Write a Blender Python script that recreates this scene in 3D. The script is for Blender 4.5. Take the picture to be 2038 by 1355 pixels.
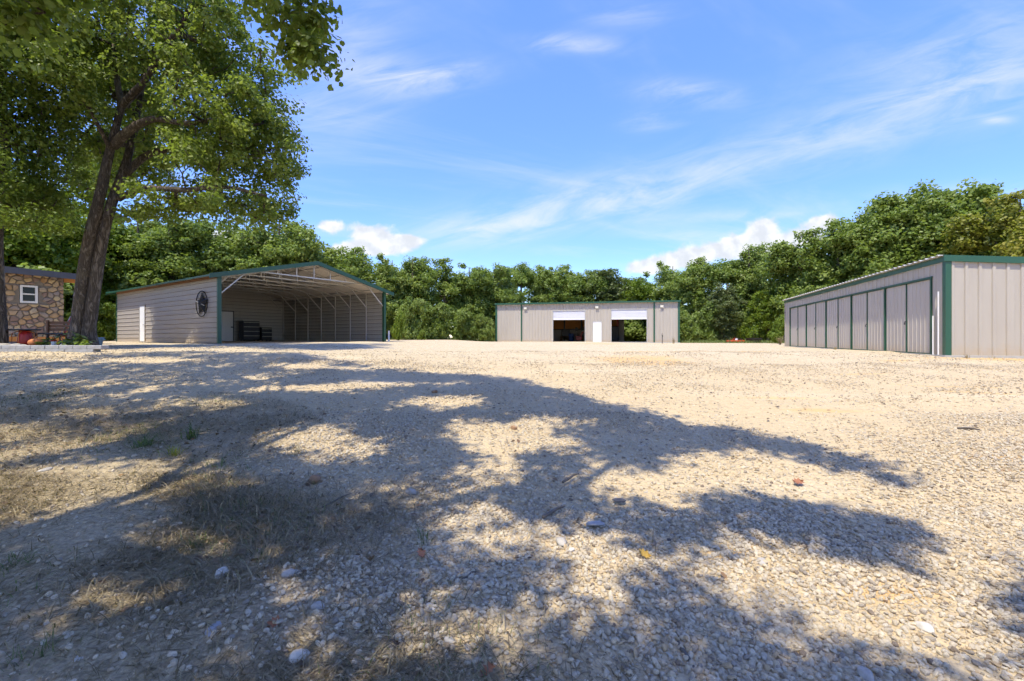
import bpy, math, random
import numpy as np
from mathutils import Vector, Matrix

R = math.radians
scene = bpy.context.scene
for o in list(bpy.data.objects):
    bpy.data.objects.remove(o)

# ------------------------------------------------------------------ camera, sky, sun, exposure
CAM = Vector((0.0, 0.0, 1.3))
FPX, CX, HY = 900.0, 1019.0, 673.0          # focal length, centre column and horizon row of the photograph (2038 px wide)
cam_d = bpy.data.cameras.new('camera')
cam = bpy.data.objects.new('camera', cam_d)
scene.collection.objects.link(cam)
cam.location = CAM
cam.rotation_euler = (R(90), 0, 0)
cam_d.sensor_width = 36.0
cam_d.lens = FPX / 2038.0 * 36.0
cam_d.shift_y = -4.5 / 2038.0
cam_d.clip_start = 0.05
cam_d.clip_end = 3000
scene.camera = cam

SUN_EL = R(66)
SUN_AZ = Vector((-0.50, -0.866)).normalized()      # horizontal direction towards the sun
SUN_DIR = Vector((SUN_AZ.x * math.cos(SUN_EL), SUN_AZ.y * math.cos(SUN_EL), math.sin(SUN_EL)))
sun_d = bpy.data.lights.new('sun', 'SUN')
sun_d.energy = 2.1
sun_d.angle = R(0.53)
sun_d.color = (1.0, 0.945, 0.78)
sun = bpy.data.objects.new('sun', sun_d)
scene.collection.objects.link(sun)
sun.location = (0, 0, 60)
sun.rotation_euler = SUN_DIR.to_track_quat('Z', 'Y').to_euler()

scene.view_settings.view_transform = 'Standard'
scene.view_settings.look = 'None'
scene.view_settings.exposure = 1.66
scene.view_settings.gamma = 1.0
scene.view_settings.use_curve_mapping = False
scene.cycles.max_bounces = 8
scene.cycles.diffuse_bounces = 5
scene.cycles.glossy_bounces = 2
scene.cycles.transmission_bounces = 5
scene.cycles.use_denoising = True
scene.cycles.use_adaptive_sampling = True
scene.cycles.adaptive_threshold = 0.03
scene.render.film_transparent = False


class NT:
    """tiny wrapper for node trees"""
    def __init__(self, tree):
        self.t = tree; self.n = tree.nodes; self.l = tree.links
    def new(self, typ, **kw):
        nd = self.n.new(typ)
        for k, v in kw.items():
            setattr(nd, k, v)
        return nd
    def put(self, sock, v):
        if isinstance(v, bpy.types.NodeSocket):
            self.l.new(v, sock)
        elif isinstance(v, (tuple, list)):
            if len(v) == 3 and len(sock.default_value) == 4:
                v = (*v, 1.0)
            sock.default_value = v
        else:
            sock.default_value = v
    def math(self, op, a, b=None, c=None, clamp=False):
        nd = self.n.new('ShaderNodeMath'); nd.operation = op; nd.use_clamp = clamp
        self.put(nd.inputs[0], a)
        if b is not None: self.put(nd.inputs[1], b)
        if c is not None: self.put(nd.inputs[2], c)
        return nd.outputs[0]
    def mix(self, f, a, b, blend='MIX'):
        nd = self.n.new('ShaderNodeMix'); nd.data_type = 'RGBA'; nd.blend_type = blend
        self.put(nd.inputs[0], f); self.put(nd.inputs[6], a); self.put(nd.inputs[7], b)
        return nd.outputs[2]
    def noise(self, vec, scale, detail=3.0, rough=0.55, dist=0.0, dim='3D'):
        nd = self.n.new('ShaderNodeTexNoise'); nd.noise_dimensions = dim
        if vec is not None: self.put(nd.inputs['Vector'], vec)
        nd.inputs['Scale'].default_value = scale; nd.inputs['Detail'].default_value = detail
        nd.inputs['Roughness'].default_value = rough; nd.inputs['Distortion'].default_value = dist
        return nd.outputs['Fac']
    def voro(self, vec, scale, feature='F1'):
        nd = self.n.new('ShaderNodeTexVoronoi'); nd.feature = feature
        if vec is not None: self.put(nd.inputs['Vector'], vec)
        nd.inputs['Scale'].default_value = scale
        return nd
    def ramp(self, f, stops):
        nd = self.n.new('ShaderNodeValToRGB')
        while len(nd.color_ramp.elements) < len(stops):
            nd.color_ramp.elements.new(0.5)
        for e, (p, c) in zip(nd.color_ramp.elements, stops):
            e.position = p; e.color = (*c, 1.0) if len(c) == 3 else c
        self.put(nd.inputs[0], f)
        return nd.outputs[0]
    def smooth(self, x, a, b):
        nd = self.n.new('ShaderNodeMapRange'); nd.interpolation_type = 'SMOOTHSTEP'
        self.put(nd.inputs[0], x); nd.inputs[1].default_value = a; nd.inputs[2].default_value = b
        nd.inputs[3].default_value = 0; nd.inputs[4].default_value = 1
        return nd.outputs[0]
    def scalevec(self, vec, s):
        nd = self.n.new('ShaderNodeVectorMath'); nd.operation = 'MULTIPLY'
        self.put(nd.inputs[0], vec); nd.inputs[1].default_value = s
        return nd.outputs[0]
    def combine(self, x, y, z):
        nd = self.n.new('ShaderNodeCombineXYZ')
        self.put(nd.inputs[0], x); self.put(nd.inputs[1], y); self.put(nd.inputs[2], z)
        return nd.outputs[0]


def build_world():
    w = bpy.data.worlds.new('World'); scene.world = w; w.use_nodes = True
    N = NT(w.node_tree); N.n.clear()
    out = N.new('ShaderNodeOutputWorld'); bg = N.new('ShaderNodeBackground')
    bg.inputs['Strength'].default_value = SKY_STRENGTH
    N.l.new(bg.outputs[0], out.inputs[0])
    sky = N.new('ShaderNodeTexSky', sky_type='NISHITA')
    sky.sun_disc = False
    sky.sun_elevation = SUN_EL
    sky.sun_rotation = math.atan2(SUN_AZ.x, SUN_AZ.y)
    sky.altitude = 200; sky.air_density = 1.0; sky.dust_density = 0.5; sky.ozone_density = 3.0
    # the camera's tone response to the bright clear sky: compressed highlights, deeper blue
    ss = N.new('ShaderNodeSeparateColor'); N.l.new(sky.outputs[0], ss.inputs[0])
    top = N.math('MULTIPLY', N.math('MAXIMUM', ss.outputs[2], 0.01), SKY_STRENGTH * 2.5)
    lvl = N.math('DIVIDE', N.math('POWER', top, 0.5), SKY_STRENGTH * 2.5)
    ch = []
    for k, tint in ((0, 1.0), (1, 0.90), (2, 1.0)):
        q = N.math('POWER', N.math('DIVIDE', ss.outputs[k], N.math('MAXIMUM', ss.outputs[2], 0.01)), 1.66)
        ch.append(N.math('MULTIPLY', N.math('MULTIPLY', q, lvl), tint))
    cc = N.new('ShaderNodeCombineColor')
    for k in range(3): N.l.new(ch[k], cc.inputs[k])
    skycol = cc.outputs[0]
    tc = N.new('ShaderNodeTexCoord'); d = tc.outputs['Generated']
    sp = N.new('ShaderNodeSeparateXYZ'); N.l.new(d, sp.inputs[0])
    X, Y, Z = sp.outputs
    Yc = N.math('MAXIMUM', Y, 0.08)
    front = N.smooth(Y, 0.05, 0.3)
    U = N.math('DIVIDE', X, Yc); W = N.math('DIVIDE', Z, Yc)
    # high thin cirrus, sheet coordinates
    Zc = N.math('MAXIMUM', N.math('ADD', Z, 0.08), 0.05)
    px = N.math('DIVIDE', X, Zc); py = N.math('DIVIDE', Y, Zc)
    pa = N.math('ADD', N.math('MULTIPLY', px, 0.9), N.math('MULTIPLY', py, 0.42))
    pb = N.math('SUBTRACT', N.math('MULTIPLY', py, 0.9), N.math('MULTIPLY', px, 0.42))
    sheet = N.combine(N.math('MULTIPLY', pa, 0.35), pb, 0.0)
    cir = N.noise(sheet, 1.4, 6, 0.62, 0.5)
    cir = N.math('MULTIPLY', N.smooth(cir, 0.46, 0.80), N.smooth(Z, 0.02, 0.2))
    # fine streak texture
    fib = N.noise(N.combine(N.math('MULTIPLY', U, 2.2), N.math('ADD', N.math('MULTIPLY', W, 9.0), N.math('MULTIPLY', U, -2.2)), 0.0), 2.0, 7, 0.62, 0.6)
    fibm = N.smooth(fib, 0.25, 0.78)

    def blob(px_, py_, sx, sy, ang=0.0, amp=1.0):
        u0, w0 = (px_ - CX) / FPX, (HY - py_) / FPX
        c, s = math.cos(R(ang)), math.sin(R(ang))
        du = N.math('SUBTRACT', U, u0); dw = N.math('SUBTRACT', W, w0)
        a = N.math('MULTIPLY_ADD', du, c / sx, N.math('MULTIPLY', dw, s / sx))
        b = N.math('MULTIPLY_ADD', dw, c / sy, N.math('MULTIPLY', du, -s / sy))
        q = N.math('MULTIPLY_ADD', a, a, N.math('MULTIPLY', b, b))
        return N.math('MULTIPLY', N.math('EXPONENT', N.math('MULTIPLY', q, -1.0)), amp)

    def total(lst):
        t = None
        for it in lst:
            bl = blob(*it)
            t = bl if t is None else N.math('ADD', t, bl)
        return t
    wisps = total([(1145, 88, .085, .020, -2, .95), (840, 158, .12, .030, 8, .95), (720, 135, .15, .045, -6, .5), (1370, 186, .10, .026, -4, .8),
                   (1305, 238, .06, .020, 6, .7), (1560, 300, .62, .060, 15, .55), (1950, 120, .30, .10, 14, .55),
                   (640, 225, .14, .05, 3, .5), (960, 458, .14, .028, 4, .75), (1150, 405, .26, .045, 9, .7),
                   (1983, 238, .034, .009, 0, .9), (1480, 428, .16, .014, 2, .5), (1380, 465, .14, .012, 0, .4), (1960, 380, .2, .02, 2, .5),
                   (680, 60, .15, .06, 10, .35), (1250, 30, .1, .03, 3, .3)])
    wisps = N.math('MULTIPLY', N.math('MULTIPLY', wisps, fibm), front)
    thin = N.math('ADD', N.math('MULTIPLY_ADD', cir, 0.38, 0.02), N.math('MULTIPLY', wisps, 0.85), clamp=True)
    # fair weather cumulus low over the trees
    cn = N.noise(N.combine(U, N.math('MULTIPLY', W, 1.25), 0.3), 17, 7, 0.58, 0.25)
    cum = total([(655, 452, .042, .013), (738, 468, .052, .026), (775, 490, .065, .020), (690, 496, .06, .016), (812, 478, .024, .012),
                 (1512, 452, .040, .026), (1480, 484, .075, .020), (1420, 502, .07, .019), (1345, 517, .07, .019), (1285, 533, .05, .016),
                 (1638, 441, .040, .019), (1600, 470, .055, .020), (1540, 500, .07, .02), (430, 470, .08, .02), (60, 470, .1, .03), (2200, 430, .12, .04)])
    cum = N.math('MULTIPLY', N.smooth(N.math('MULTIPLY_ADD', N.math('SUBTRACT', cn, 0.5), 1.9, cum), 0.28, 0.80), N.smooth(cum, 0.03, 0.22))
    cum = N.math('MULTIPLY', cum, front)
    soft = N.noise(N.combine(U, W, 1.7), 30, 4, 0.5)
    ccol = N.mix(N.smooth(soft, 0.35, 0.7), tuple(0.80 * CLOUD * k for k in (0.93, 0.96, 1.0)), tuple(CLOUD * k for k in (1.0, 1.0, 1.0)))
    col = N.mix(thin, skycol, tuple(0.93 * CLOUD * k for k in (0.95, 0.97, 1.0)))
    col = N.mix(N.math('MULTIPLY', cum, 0.93), col, ccol)
    N.l.new(col, bg.inputs['Color'])


SKY_STRENGTH = 0.15
CLOUD = 2.35
build_world()

# ------------------------------------------------------------------ helpers
rng = np.random.default_rng(7)
COL = scene.collection


def ground_z(x, y):
    x = np.asarray(x, float); y = np.asarray(y, float)
    def ss(a, b, t):
        q = np.clip((t - a) / (b - a), 0, 1); return q * q * (3 - 2 * q)
    b = np.interp(y, [-60, 0, 1.5, 3, 5, 7, 9, 11, 12.5, 15, 20, 30, 45, 70, 900],
                  [-.4, -.05, 0, .09, .24, .40, .55, .68, .765, .82, .86, .91, .95, 1.0, 1.0])
    b = b + .2 * ss(-2, -7, x) * ss(5, 13, y) - .1 * ss(8, 13, x) * ss(16, 26, y)
    return b


def gz(x, y):
    return float(ground_z(x, y))


def on_ground(px, py):
    """the point of the ground seen at a photograph pixel"""
    dx, dz = (px - CX) / FPX, (HY - py) / FPX
    lo, hi = 0.5, 60.0
    for y in np.arange(0.8, 60, 0.02):
        if CAM.z + dz * y <= gz(dx * y, y):
            return Vector((dx * y, y, gz(dx * y, y)))
    return Vector((dx * 60, 60, gz(dx * 60, 60)))


def at(px, py, Y):
    return Vector(((px - CX) / FPX * Y, Y, CAM.z + (HY - py) / FPX * Y))


def tag(o, label=None, cat=None, group=None, kind=None):
    if label: o['label'] = label
    if cat: o['category'] = cat
    if group: o['group'] = group
    if kind: o['kind'] = kind
    return o


def empty(name, loc, rz=0.0):
    o = bpy.data.objects.new(name, None)
    COL.objects.link(o)
    o.location = loc; o.rotation_euler = (0, 0, rz); o.empty_display_size = 0.2
    return o


def mesh_from(name, verts, faces, smooth=False):
    me = bpy.data.meshes.new(name)
    me.from_pydata([tuple(v) for v in verts], [], faces)
    me.validate(clean_customdata=False)
    if smooth:
        me.polygons.foreach_set('use_smooth', [True] * len(me.polygons))
    me.update()
    return me


def link(name, me, mat=None, parent=None):
    o = bpy.data.objects.new(name, me)
    COL.objects.link(o)
    if mat is not None and len(me.materials) == 0:
        me.materials.append(mat)
    if parent is not None:
        o.parent = parent
    return o


def big_mesh(name, verts, quads, mat, smooth=False, attrs=None):
    """numpy verts (n,3), quads (m,k)"""
    me = bpy.data.meshes.new(name)
    verts = np.ascontiguousarray(verts, np.float32); quads = np.ascontiguousarray(quads, np.int32)
    m, k = quads.shape
    me.vertices.add(len(verts)); me.vertices.foreach_set('co', verts.ravel())
    me.loops.add(m * k); me.loops.foreach_set('vertex_index', quads.ravel())
    me.polygons.add(m)
    me.polygons.foreach_set('loop_start', np.arange(0, m * k, k, dtype=np.int32))
    if smooth:
        me.polygons.foreach_set('use_smooth', np.ones(m, bool))
    for an, av in (attrs or {}).items():
        a = me.attributes.new(an, 'FLOAT', 'POINT'); a.data.foreach_set('value', np.ascontiguousarray(av, np.float32))
    me.update(calc_edges=True)
    me.materials.append(mat)
    return me


class MB:
    """collects simple solids into one mesh"""
    def __init__(self):
        self.v = []; self.f = []
    def add(self, vs, fs):
        b = len(self.v); self.v += [Vector(p) for p in vs]; self.f += [tuple(i + b for i in f) for f in fs]; return self
    def box(self, x0, x1, y0, y1, z0, z1):
        vs = [(x, y, z) for z in (z0, z1) for y in (y0, y1) for x in (x0, x1)]
        return self.add(vs, [(0, 2, 3, 1), (4, 5, 7, 6), (0, 1, 5, 4), (2, 6, 7, 3), (0, 4, 6, 2), (1, 3, 7, 5)])
    def bevel_box(self, x0, x1, y0, y1, z0, z1, b):
        rows = [(z0, b), (z0 + b, 0), (z1 - b, 0), (z1, b)]
        vs = []; fs = []
        for z, i in rows:
            xa, xb, ya, yb = x0 + i, x1 - i, y0 + i, y1 - i
            c = b * 0.6
            vs += [(xa + c, ya, z), (xb - c, ya, z), (xb, ya + c, z), (xb, yb - c, z), (xb - c, yb, z), (xa + c, yb, z), (xa, yb - c, z), (xa, ya + c, z)]
        for r in range(3):
            for k in range(8):
                fs.append((r * 8 + k, r * 8 + (k + 1) % 8, r * 8 + 8 + (k + 1) % 8, r * 8 + 8 + k))
        fs.append(tuple(range(7, -1, -1))); fs.append(tuple(range(24, 32)))
        return self.add(vs, fs)
    def bar(self, p, q, w, h=None, up=(0, 0, 1)):
        h = h or w; p = Vector(p); q = Vector(q); d = (q - p).normalized()
        s = d.cross(Vector(up))
        if s.length < 1e-4: s = d.cross(Vector((1, 0, 0)))
        s.normalize(); t = s.cross(d)
        vs = []
        for c in (p, q):
            for a, b in ((-1, -1), (1, -1), (1, 1), (-1, 1)):
                vs.append(c + s * (a * w / 2) + t * (b * h / 2))
        return self.add(vs, [(0, 3, 2, 1), (4, 5, 6, 7), (0, 1, 5, 4), (1, 2, 6, 5), (2, 3, 7, 6), (3, 0, 4, 7)])
    def lathe(self, prof, n=16, c=(0, 0, 0)):
        vs = []; fs = []
        for r, z in prof:
            for k in range(n):
                a = 2 * math.pi * k / n; vs.append((c[0] + r * math.cos(a), c[1] + r * math.sin(a), c[2] + z))
        for i in range(len(prof) - 1):
            for k in range(n):
                fs.append((i * n + k, i * n + (k + 1) % n, (i + 1) * n + (k + 1) % n, (i + 1) * n + k))
        fs.append(tuple(range(n - 1, -1, -1))); fs.append(tuple(range((len(prof) - 1) * n, len(prof) * n)))
        return self.add(vs, fs)
    def tube(self, pts, rad, n=8, closed=False):
        pts = [Vector(p) for p in pts]
        if not hasattr(rad, '__len__'): rad = [rad] * len(pts)
        vs = []; fs = []
        m = len(pts)
        prev = None
        for i, p in enumerate(pts):
            if closed: d = pts[(i + 1) % m] - pts[i - 1]
            else: d = pts[min(i + 1, m - 1)] - pts[max(i - 1, 0)]
            d.normalize()
            if prev is None:
                s = d.cross(Vector((0.31, 0.2, 0.93)));
                if s.length < 1e-3: s = d.cross(Vector((1, 0, 0)))
            else:
                s = prev - d * prev.dot(d)
            s.normalize(); prev = s; t = d.cross(s)
            for k in range(n):
                a = 2 * math.pi * k / n
                vs.append(p + (s * math.cos(a) + t * math.sin(a)) * rad[i])
        for i in range(m if closed else m - 1):
            j = (i + 1) % m
            for k in range(n):
                fs.append((i * n + k, i * n + (k + 1) % n, j * n + (k + 1) % n, j * n + k))
        if not closed:
            fs.append(tuple(range(n - 1, -1, -1))); fs.append(tuple(range((m - 1) * n, m * n)))
        return self.add(vs, fs)
    def build(self, name, mat, parent=None, smooth=False):
        return link(name, mesh_from(name, self.v, self.f, smooth), mat, parent)


# ------------------------------------------------------------------ materials
def new_mat(name):
    m = bpy.data.materials.new(name); m.use_nodes = True
    N = NT(m.node_tree); N.n.clear()
    out = N.new('ShaderNodeOutputMaterial')
    return m, N, out


def principled(N, out, col, rough=0.6, metal=0.0, bump=None, bump_s=0.3, bump_d=0.01, spec=0.5):
    p = N.new('ShaderNodeBsdfPrincipled')
    N.put(p.inputs['Base Color'], col); N.put(p.inputs['Roughness'], rough)
    N.put(p.inputs['Metallic'], metal); p.inputs['Specular IOR Level'].default_value = spec
    if bump is not None:
        b = N.new('ShaderNodeBump'); b.inputs['Strength'].default_value = bump_s; b.inputs['Distance'].default_value = bump_d
        N.l.new(bump, b.inputs['Height']); N.l.new(b.outputs[0], p.inputs['Normal'])
    N.l.new(p.outputs[0], out.inputs[0])
    return p


def obj_coords(N):
    return N.new('ShaderNodeTexCoord').outputs['Object']


def paint(name, col, rough=0.45, dirt=0.12, metal=0.0, scale=1.0, streak=True, splash=False):
    """painted or plain sheet with faint weathering"""
    m, N, out = new_mat(name)
    co = obj_coords(N)
    n1 = N.noise(N.scalevec(co, (3.0 * scale, 3.0 * scale, 0.5 * scale if streak else 3.0 * scale)), 1.0, 5, 0.6)
    n2 = N.noise(co, 14 * scale, 3, 0.6)
    f = N.math('MULTIPLY', N.math('MULTIPLY_ADD', n2, 0.35, N.smooth(n1, 0.35, 0.8)), dirt)
    rnd = N.new('ShaderNodeObjectInfo').outputs['Random']
    c = N.mix(f, col, tuple(k * s for k, s in zip(col, (0.55, 0.48, 0.40))))
    c = N.mix(N.math('MULTIPLY', rnd, 0.05), c, (0.0, 0.0, 0.0))
    if splash:      # mud thrown up from the gravel at the foot of the wall
        sz = N.new('ShaderNodeSeparateXYZ'); N.l.new(co, sz.inputs[0])
        up = N.math('SUBTRACT', sz.outputs[2], N.math('MULTIPLY', N.noise(co, 5, 5, 0.7), 0.55))
        c = N.mix(N.math('MULTIPLY', N.math('SUBTRACT', 1.0, N.smooth(up, -0.28, 0.12)), 0.5), c, (0.42, 0.30, 0.17))
    r = N.math('MULTIPLY_ADD', n2, 0.2, rough - 0.1)
    principled(N, out, c, r, metal, n1, 0.04, 0.02)
    return m


def wood(name, col, dark):
    m, N, out = new_mat(name)
    co = obj_coords(N)
    n = N.noise(N.scalevec(co, (2, 9, 9)), 3.0, 5, 0.6, 0.4)
    principled(N, out, N.mix(n, col, dark), 0.75, 0, n, 0.2, 0.01)
    return m


def leaf_mat(name, c_dark, c_mid, c_light, trans=0.45):
    m, N, out = new_mat(name)
    a = N.new('ShaderNodeAttribute', attribute_name='tone').outputs['Fac']
    rnd = N.new('ShaderNodeObjectInfo').outputs['Random']
    t = N.math('ADD', a, N.math('MULTIPLY', N.math('SUBTRACT', rnd, 0.5), 0.30))
    c = N.ramp(t, [(0.0, c_dark), (0.5, c_mid), (1.0, c_light)])
    pr = N.new('ShaderNodeBsdfPrincipled'); N.put(pr.inputs['Base Color'], c); pr.inputs['Roughness'].default_value = 0.5
    pr.inputs['Specular IOR Level'].default_value = 0.5
    tr = N.new('ShaderNodeBsdfTranslucent'); N.put(tr.inputs[0], N.mix(0.45, c, (0.20, 0.27, 0.012)))
    mx = N.new('ShaderNodeMixShader'); mx.inputs[0].default_value = trans
    N.l.new(pr.outputs[0], mx.inputs[1]); N.l.new(tr.outputs[0], mx.inputs[2]); N.l.new(mx.outputs[0], out.inputs[0])
    return m


def bark_mat():
    m, N, out = new_mat('bark')
    co = obj_coords(N)
    n = N.noise(N.scalevec(co, (1, 1, 0.16)), 14, 7, 0.7, 0.8)
    v = N.math('MULTIPLY', N.math('ABSOLUTE', N.math('SUBTRACT', N.noise(N.scalevec(co, (1, 1, 0.2)), 11, 4, 0.6, 1.0), 0.5)), 0.9)
    big = N.noise(co, 1.6, 3, 0.5)
    h = N.math('ADD', N.smooth(v, 0.0, 0.14), N.math('MULTIPLY', n, 0.8))
    c = N.ramp(N.math('MULTIPLY', h, 0.55), [(0.08, (0.035, 0.027, 0.02)), (0.5, (0.13, 0.105, 0.08)), (0.95, (0.25, 0.21, 0.165))])
    c = N.mix(N.smooth(big, 0.5, 0.75), c, N.mix(0.5, c, (0.20, 0.17, 0.11)))
    principled(N, out, c, 0.9, 0, h, 0.9, 0.03, 0.2)
    return m


M = {}
M['panel'] = paint('pale_grey_steel', (0.43, 0.385, 0.325), 0.42, 0.16, splash=True)
M['panel_door'] = paint('door_steel', (0.47, 0.42, 0.36), 0.42, 0.16, splash=True)
M['siding'] = paint('mauve_grey_steel', (0.35, 0.31, 0.27), 0.45, 0.12, splash=True)
M['inner'] = paint('inner_steel', (0.42, 0.395, 0.35), 0.5, 0.18)
M['ceiling'] = paint('ceiling_steel', (0.70, 0.63, 0.54), 0.5, 0.18)
M['green'] = paint('green_trim', (0.020, 0.085, 0.048), 0.4, 0.2)
M['white'] = paint('white_paint', (0.78, 0.77, 0.75), 0.4, 0.08)
M['roll'] = paint('white_curtain_steel', (0.66, 0.66, 0.70), 0.4, 0.08)
M['galv'] = paint('galvanised_tube', (0.52, 0.50, 0.46), 0.42, 0.25, 0.25)
M['black'] = paint('black_steel', (0.018, 0.018, 0.019), 0.45, 0.3)
M['matte'] = paint('matte_black', (0.012, 0.012, 0.012), 0.85, 0.2)
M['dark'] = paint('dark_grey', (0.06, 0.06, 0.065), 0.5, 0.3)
M['edge'] = paint('pale_edge', (0.45, 0.43, 0.34), 0.5, 0.2)
M['red'] = paint('red_paint', (0.42, 0.025, 0.015), 0.4, 0.2)
M['orange'] = paint('orange_paint', (0.42, 0.065, 0.02), 0.4, 0.2)
M['blue'] = paint('blue_plastic', (0.03, 0.07, 0.20), 0.4, 0.2)
M['clay'] = paint('orange_clay', (0.50, 0.17, 0.05), 0.8, 0.3)
M['yellow'] = paint('yellow_cloth', (0.65, 0.38, 0.06), 0.8, 0.2)
M['cloth_red'] = paint('red_cloth', (0.50, 0.03, 0.05), 0.85, 0.2)
M['roofblue'] = paint('slate_blue_fascia', (0.075, 0.085, 0.12), 0.5, 0.25)
M['concrete'] = paint('concrete', (0.42, 0.40, 0.37), 0.9, 0.3, 0, 2.0, False)
M['block'] = paint('grey_block', (0.34, 0.34, 0.35), 0.92, 0.45, 0, 2.5, False)
M['osb'] = wood('orange_board', (0.66, 0.29, 0.07), (0.42, 0.16, 0.035))
M['wood'] = wood('brown_wood', (0.26, 0.13, 0.06), (0.10, 0.05, 0.025))
M['stick'] = wood('grey_stick', (0.16, 0.13, 0.10), (0.06, 0.05, 0.04))
M['bark'] = bark_mat()
M['mortar'] = paint('mortar', (0.25, 0.215, 0.175), 0.95, 0.3, 0, 3, False)


def glass_mat():
    m, N, out = new_mat('dark_glass')
    principled(N, out, (0.010, 0.012, 0.013), 0.12, 0, spec=0.25)
    return m


def lens_mat():
    m, N, out = new_mat('lamp_lens')
    principled(N, out, (0.85, 0.83, 0.72), 0.15, 0)
    return m


def fieldstone_mat():
    m, N, out = new_mat('fieldstone')
    rnd = N.new('ShaderNodeObjectInfo').outputs['Random']
    co = obj_coords(N)
    c = N.ramp(rnd, [(0.0, (0.22, 0.155, 0.13)), (0.2, (0.34, 0.23, 0.18)), (0.42, (0.55, 0.41, 0.24)), (0.6, (0.30, 0.25, 0.235)), (0.8, (0.60, 0.46, 0.27)), (1.0, (0.40, 0.24, 0.12))])
    n = N.noise(co, 5, 6, 0.65)
    c = N.mix(N.smooth(n, 0.3, 0.75), c, N.mix(0.3, c, (0.14, 0.10, 0.07)))
    principled(N, out, c, 0.85, 0, n, 0.5, 0.03, 0.25)
    return m


def gravel_stone_mat():
    m, N, out = new_mat('limestone_gravel')
    oi = N.new('ShaderNodeObjectInfo')
    rnd = oi.outputs['Random']
    co = obj_coords(N)
    c = N.ramp(rnd, [(0.0, (0.28, 0.235, 0.185)), (0.10, (0.42, 0.35, 0.26)), (0.35, (0.55, 0.445, 0.295)), (0.6, (0.64, 0.54, 0.385)), (0.8, (0.51, 0.44, 0.34)), (0.92, (0.52, 0.375, 0.21)), (1.0, (0.17, 0.13, 0.10))])
    n = N.noise(co, 2.5, 4, 0.6)
    c = N.mix(N.smooth(n, 0.35, 0.8), c, N.mix(0.45, c, (0.36, 0.27, 0.17)))
    principled(N, out, c, 0.9, 0, n, 0.4, 0.15, 0.25)
    return m


def rock_mat(name, col):
    m, N, out = new_mat(name)
    co = obj_coords(N)
    n = N.noise(co, 22, 6, 0.65)
    c = N.mix(N.smooth(n, 0.3, 0.8), col, tuple(k * 0.62 for k in col))
    principled(N, out, c, 0.88, 0, n, 0.5, 0.01, 0.3)
    return m


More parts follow.
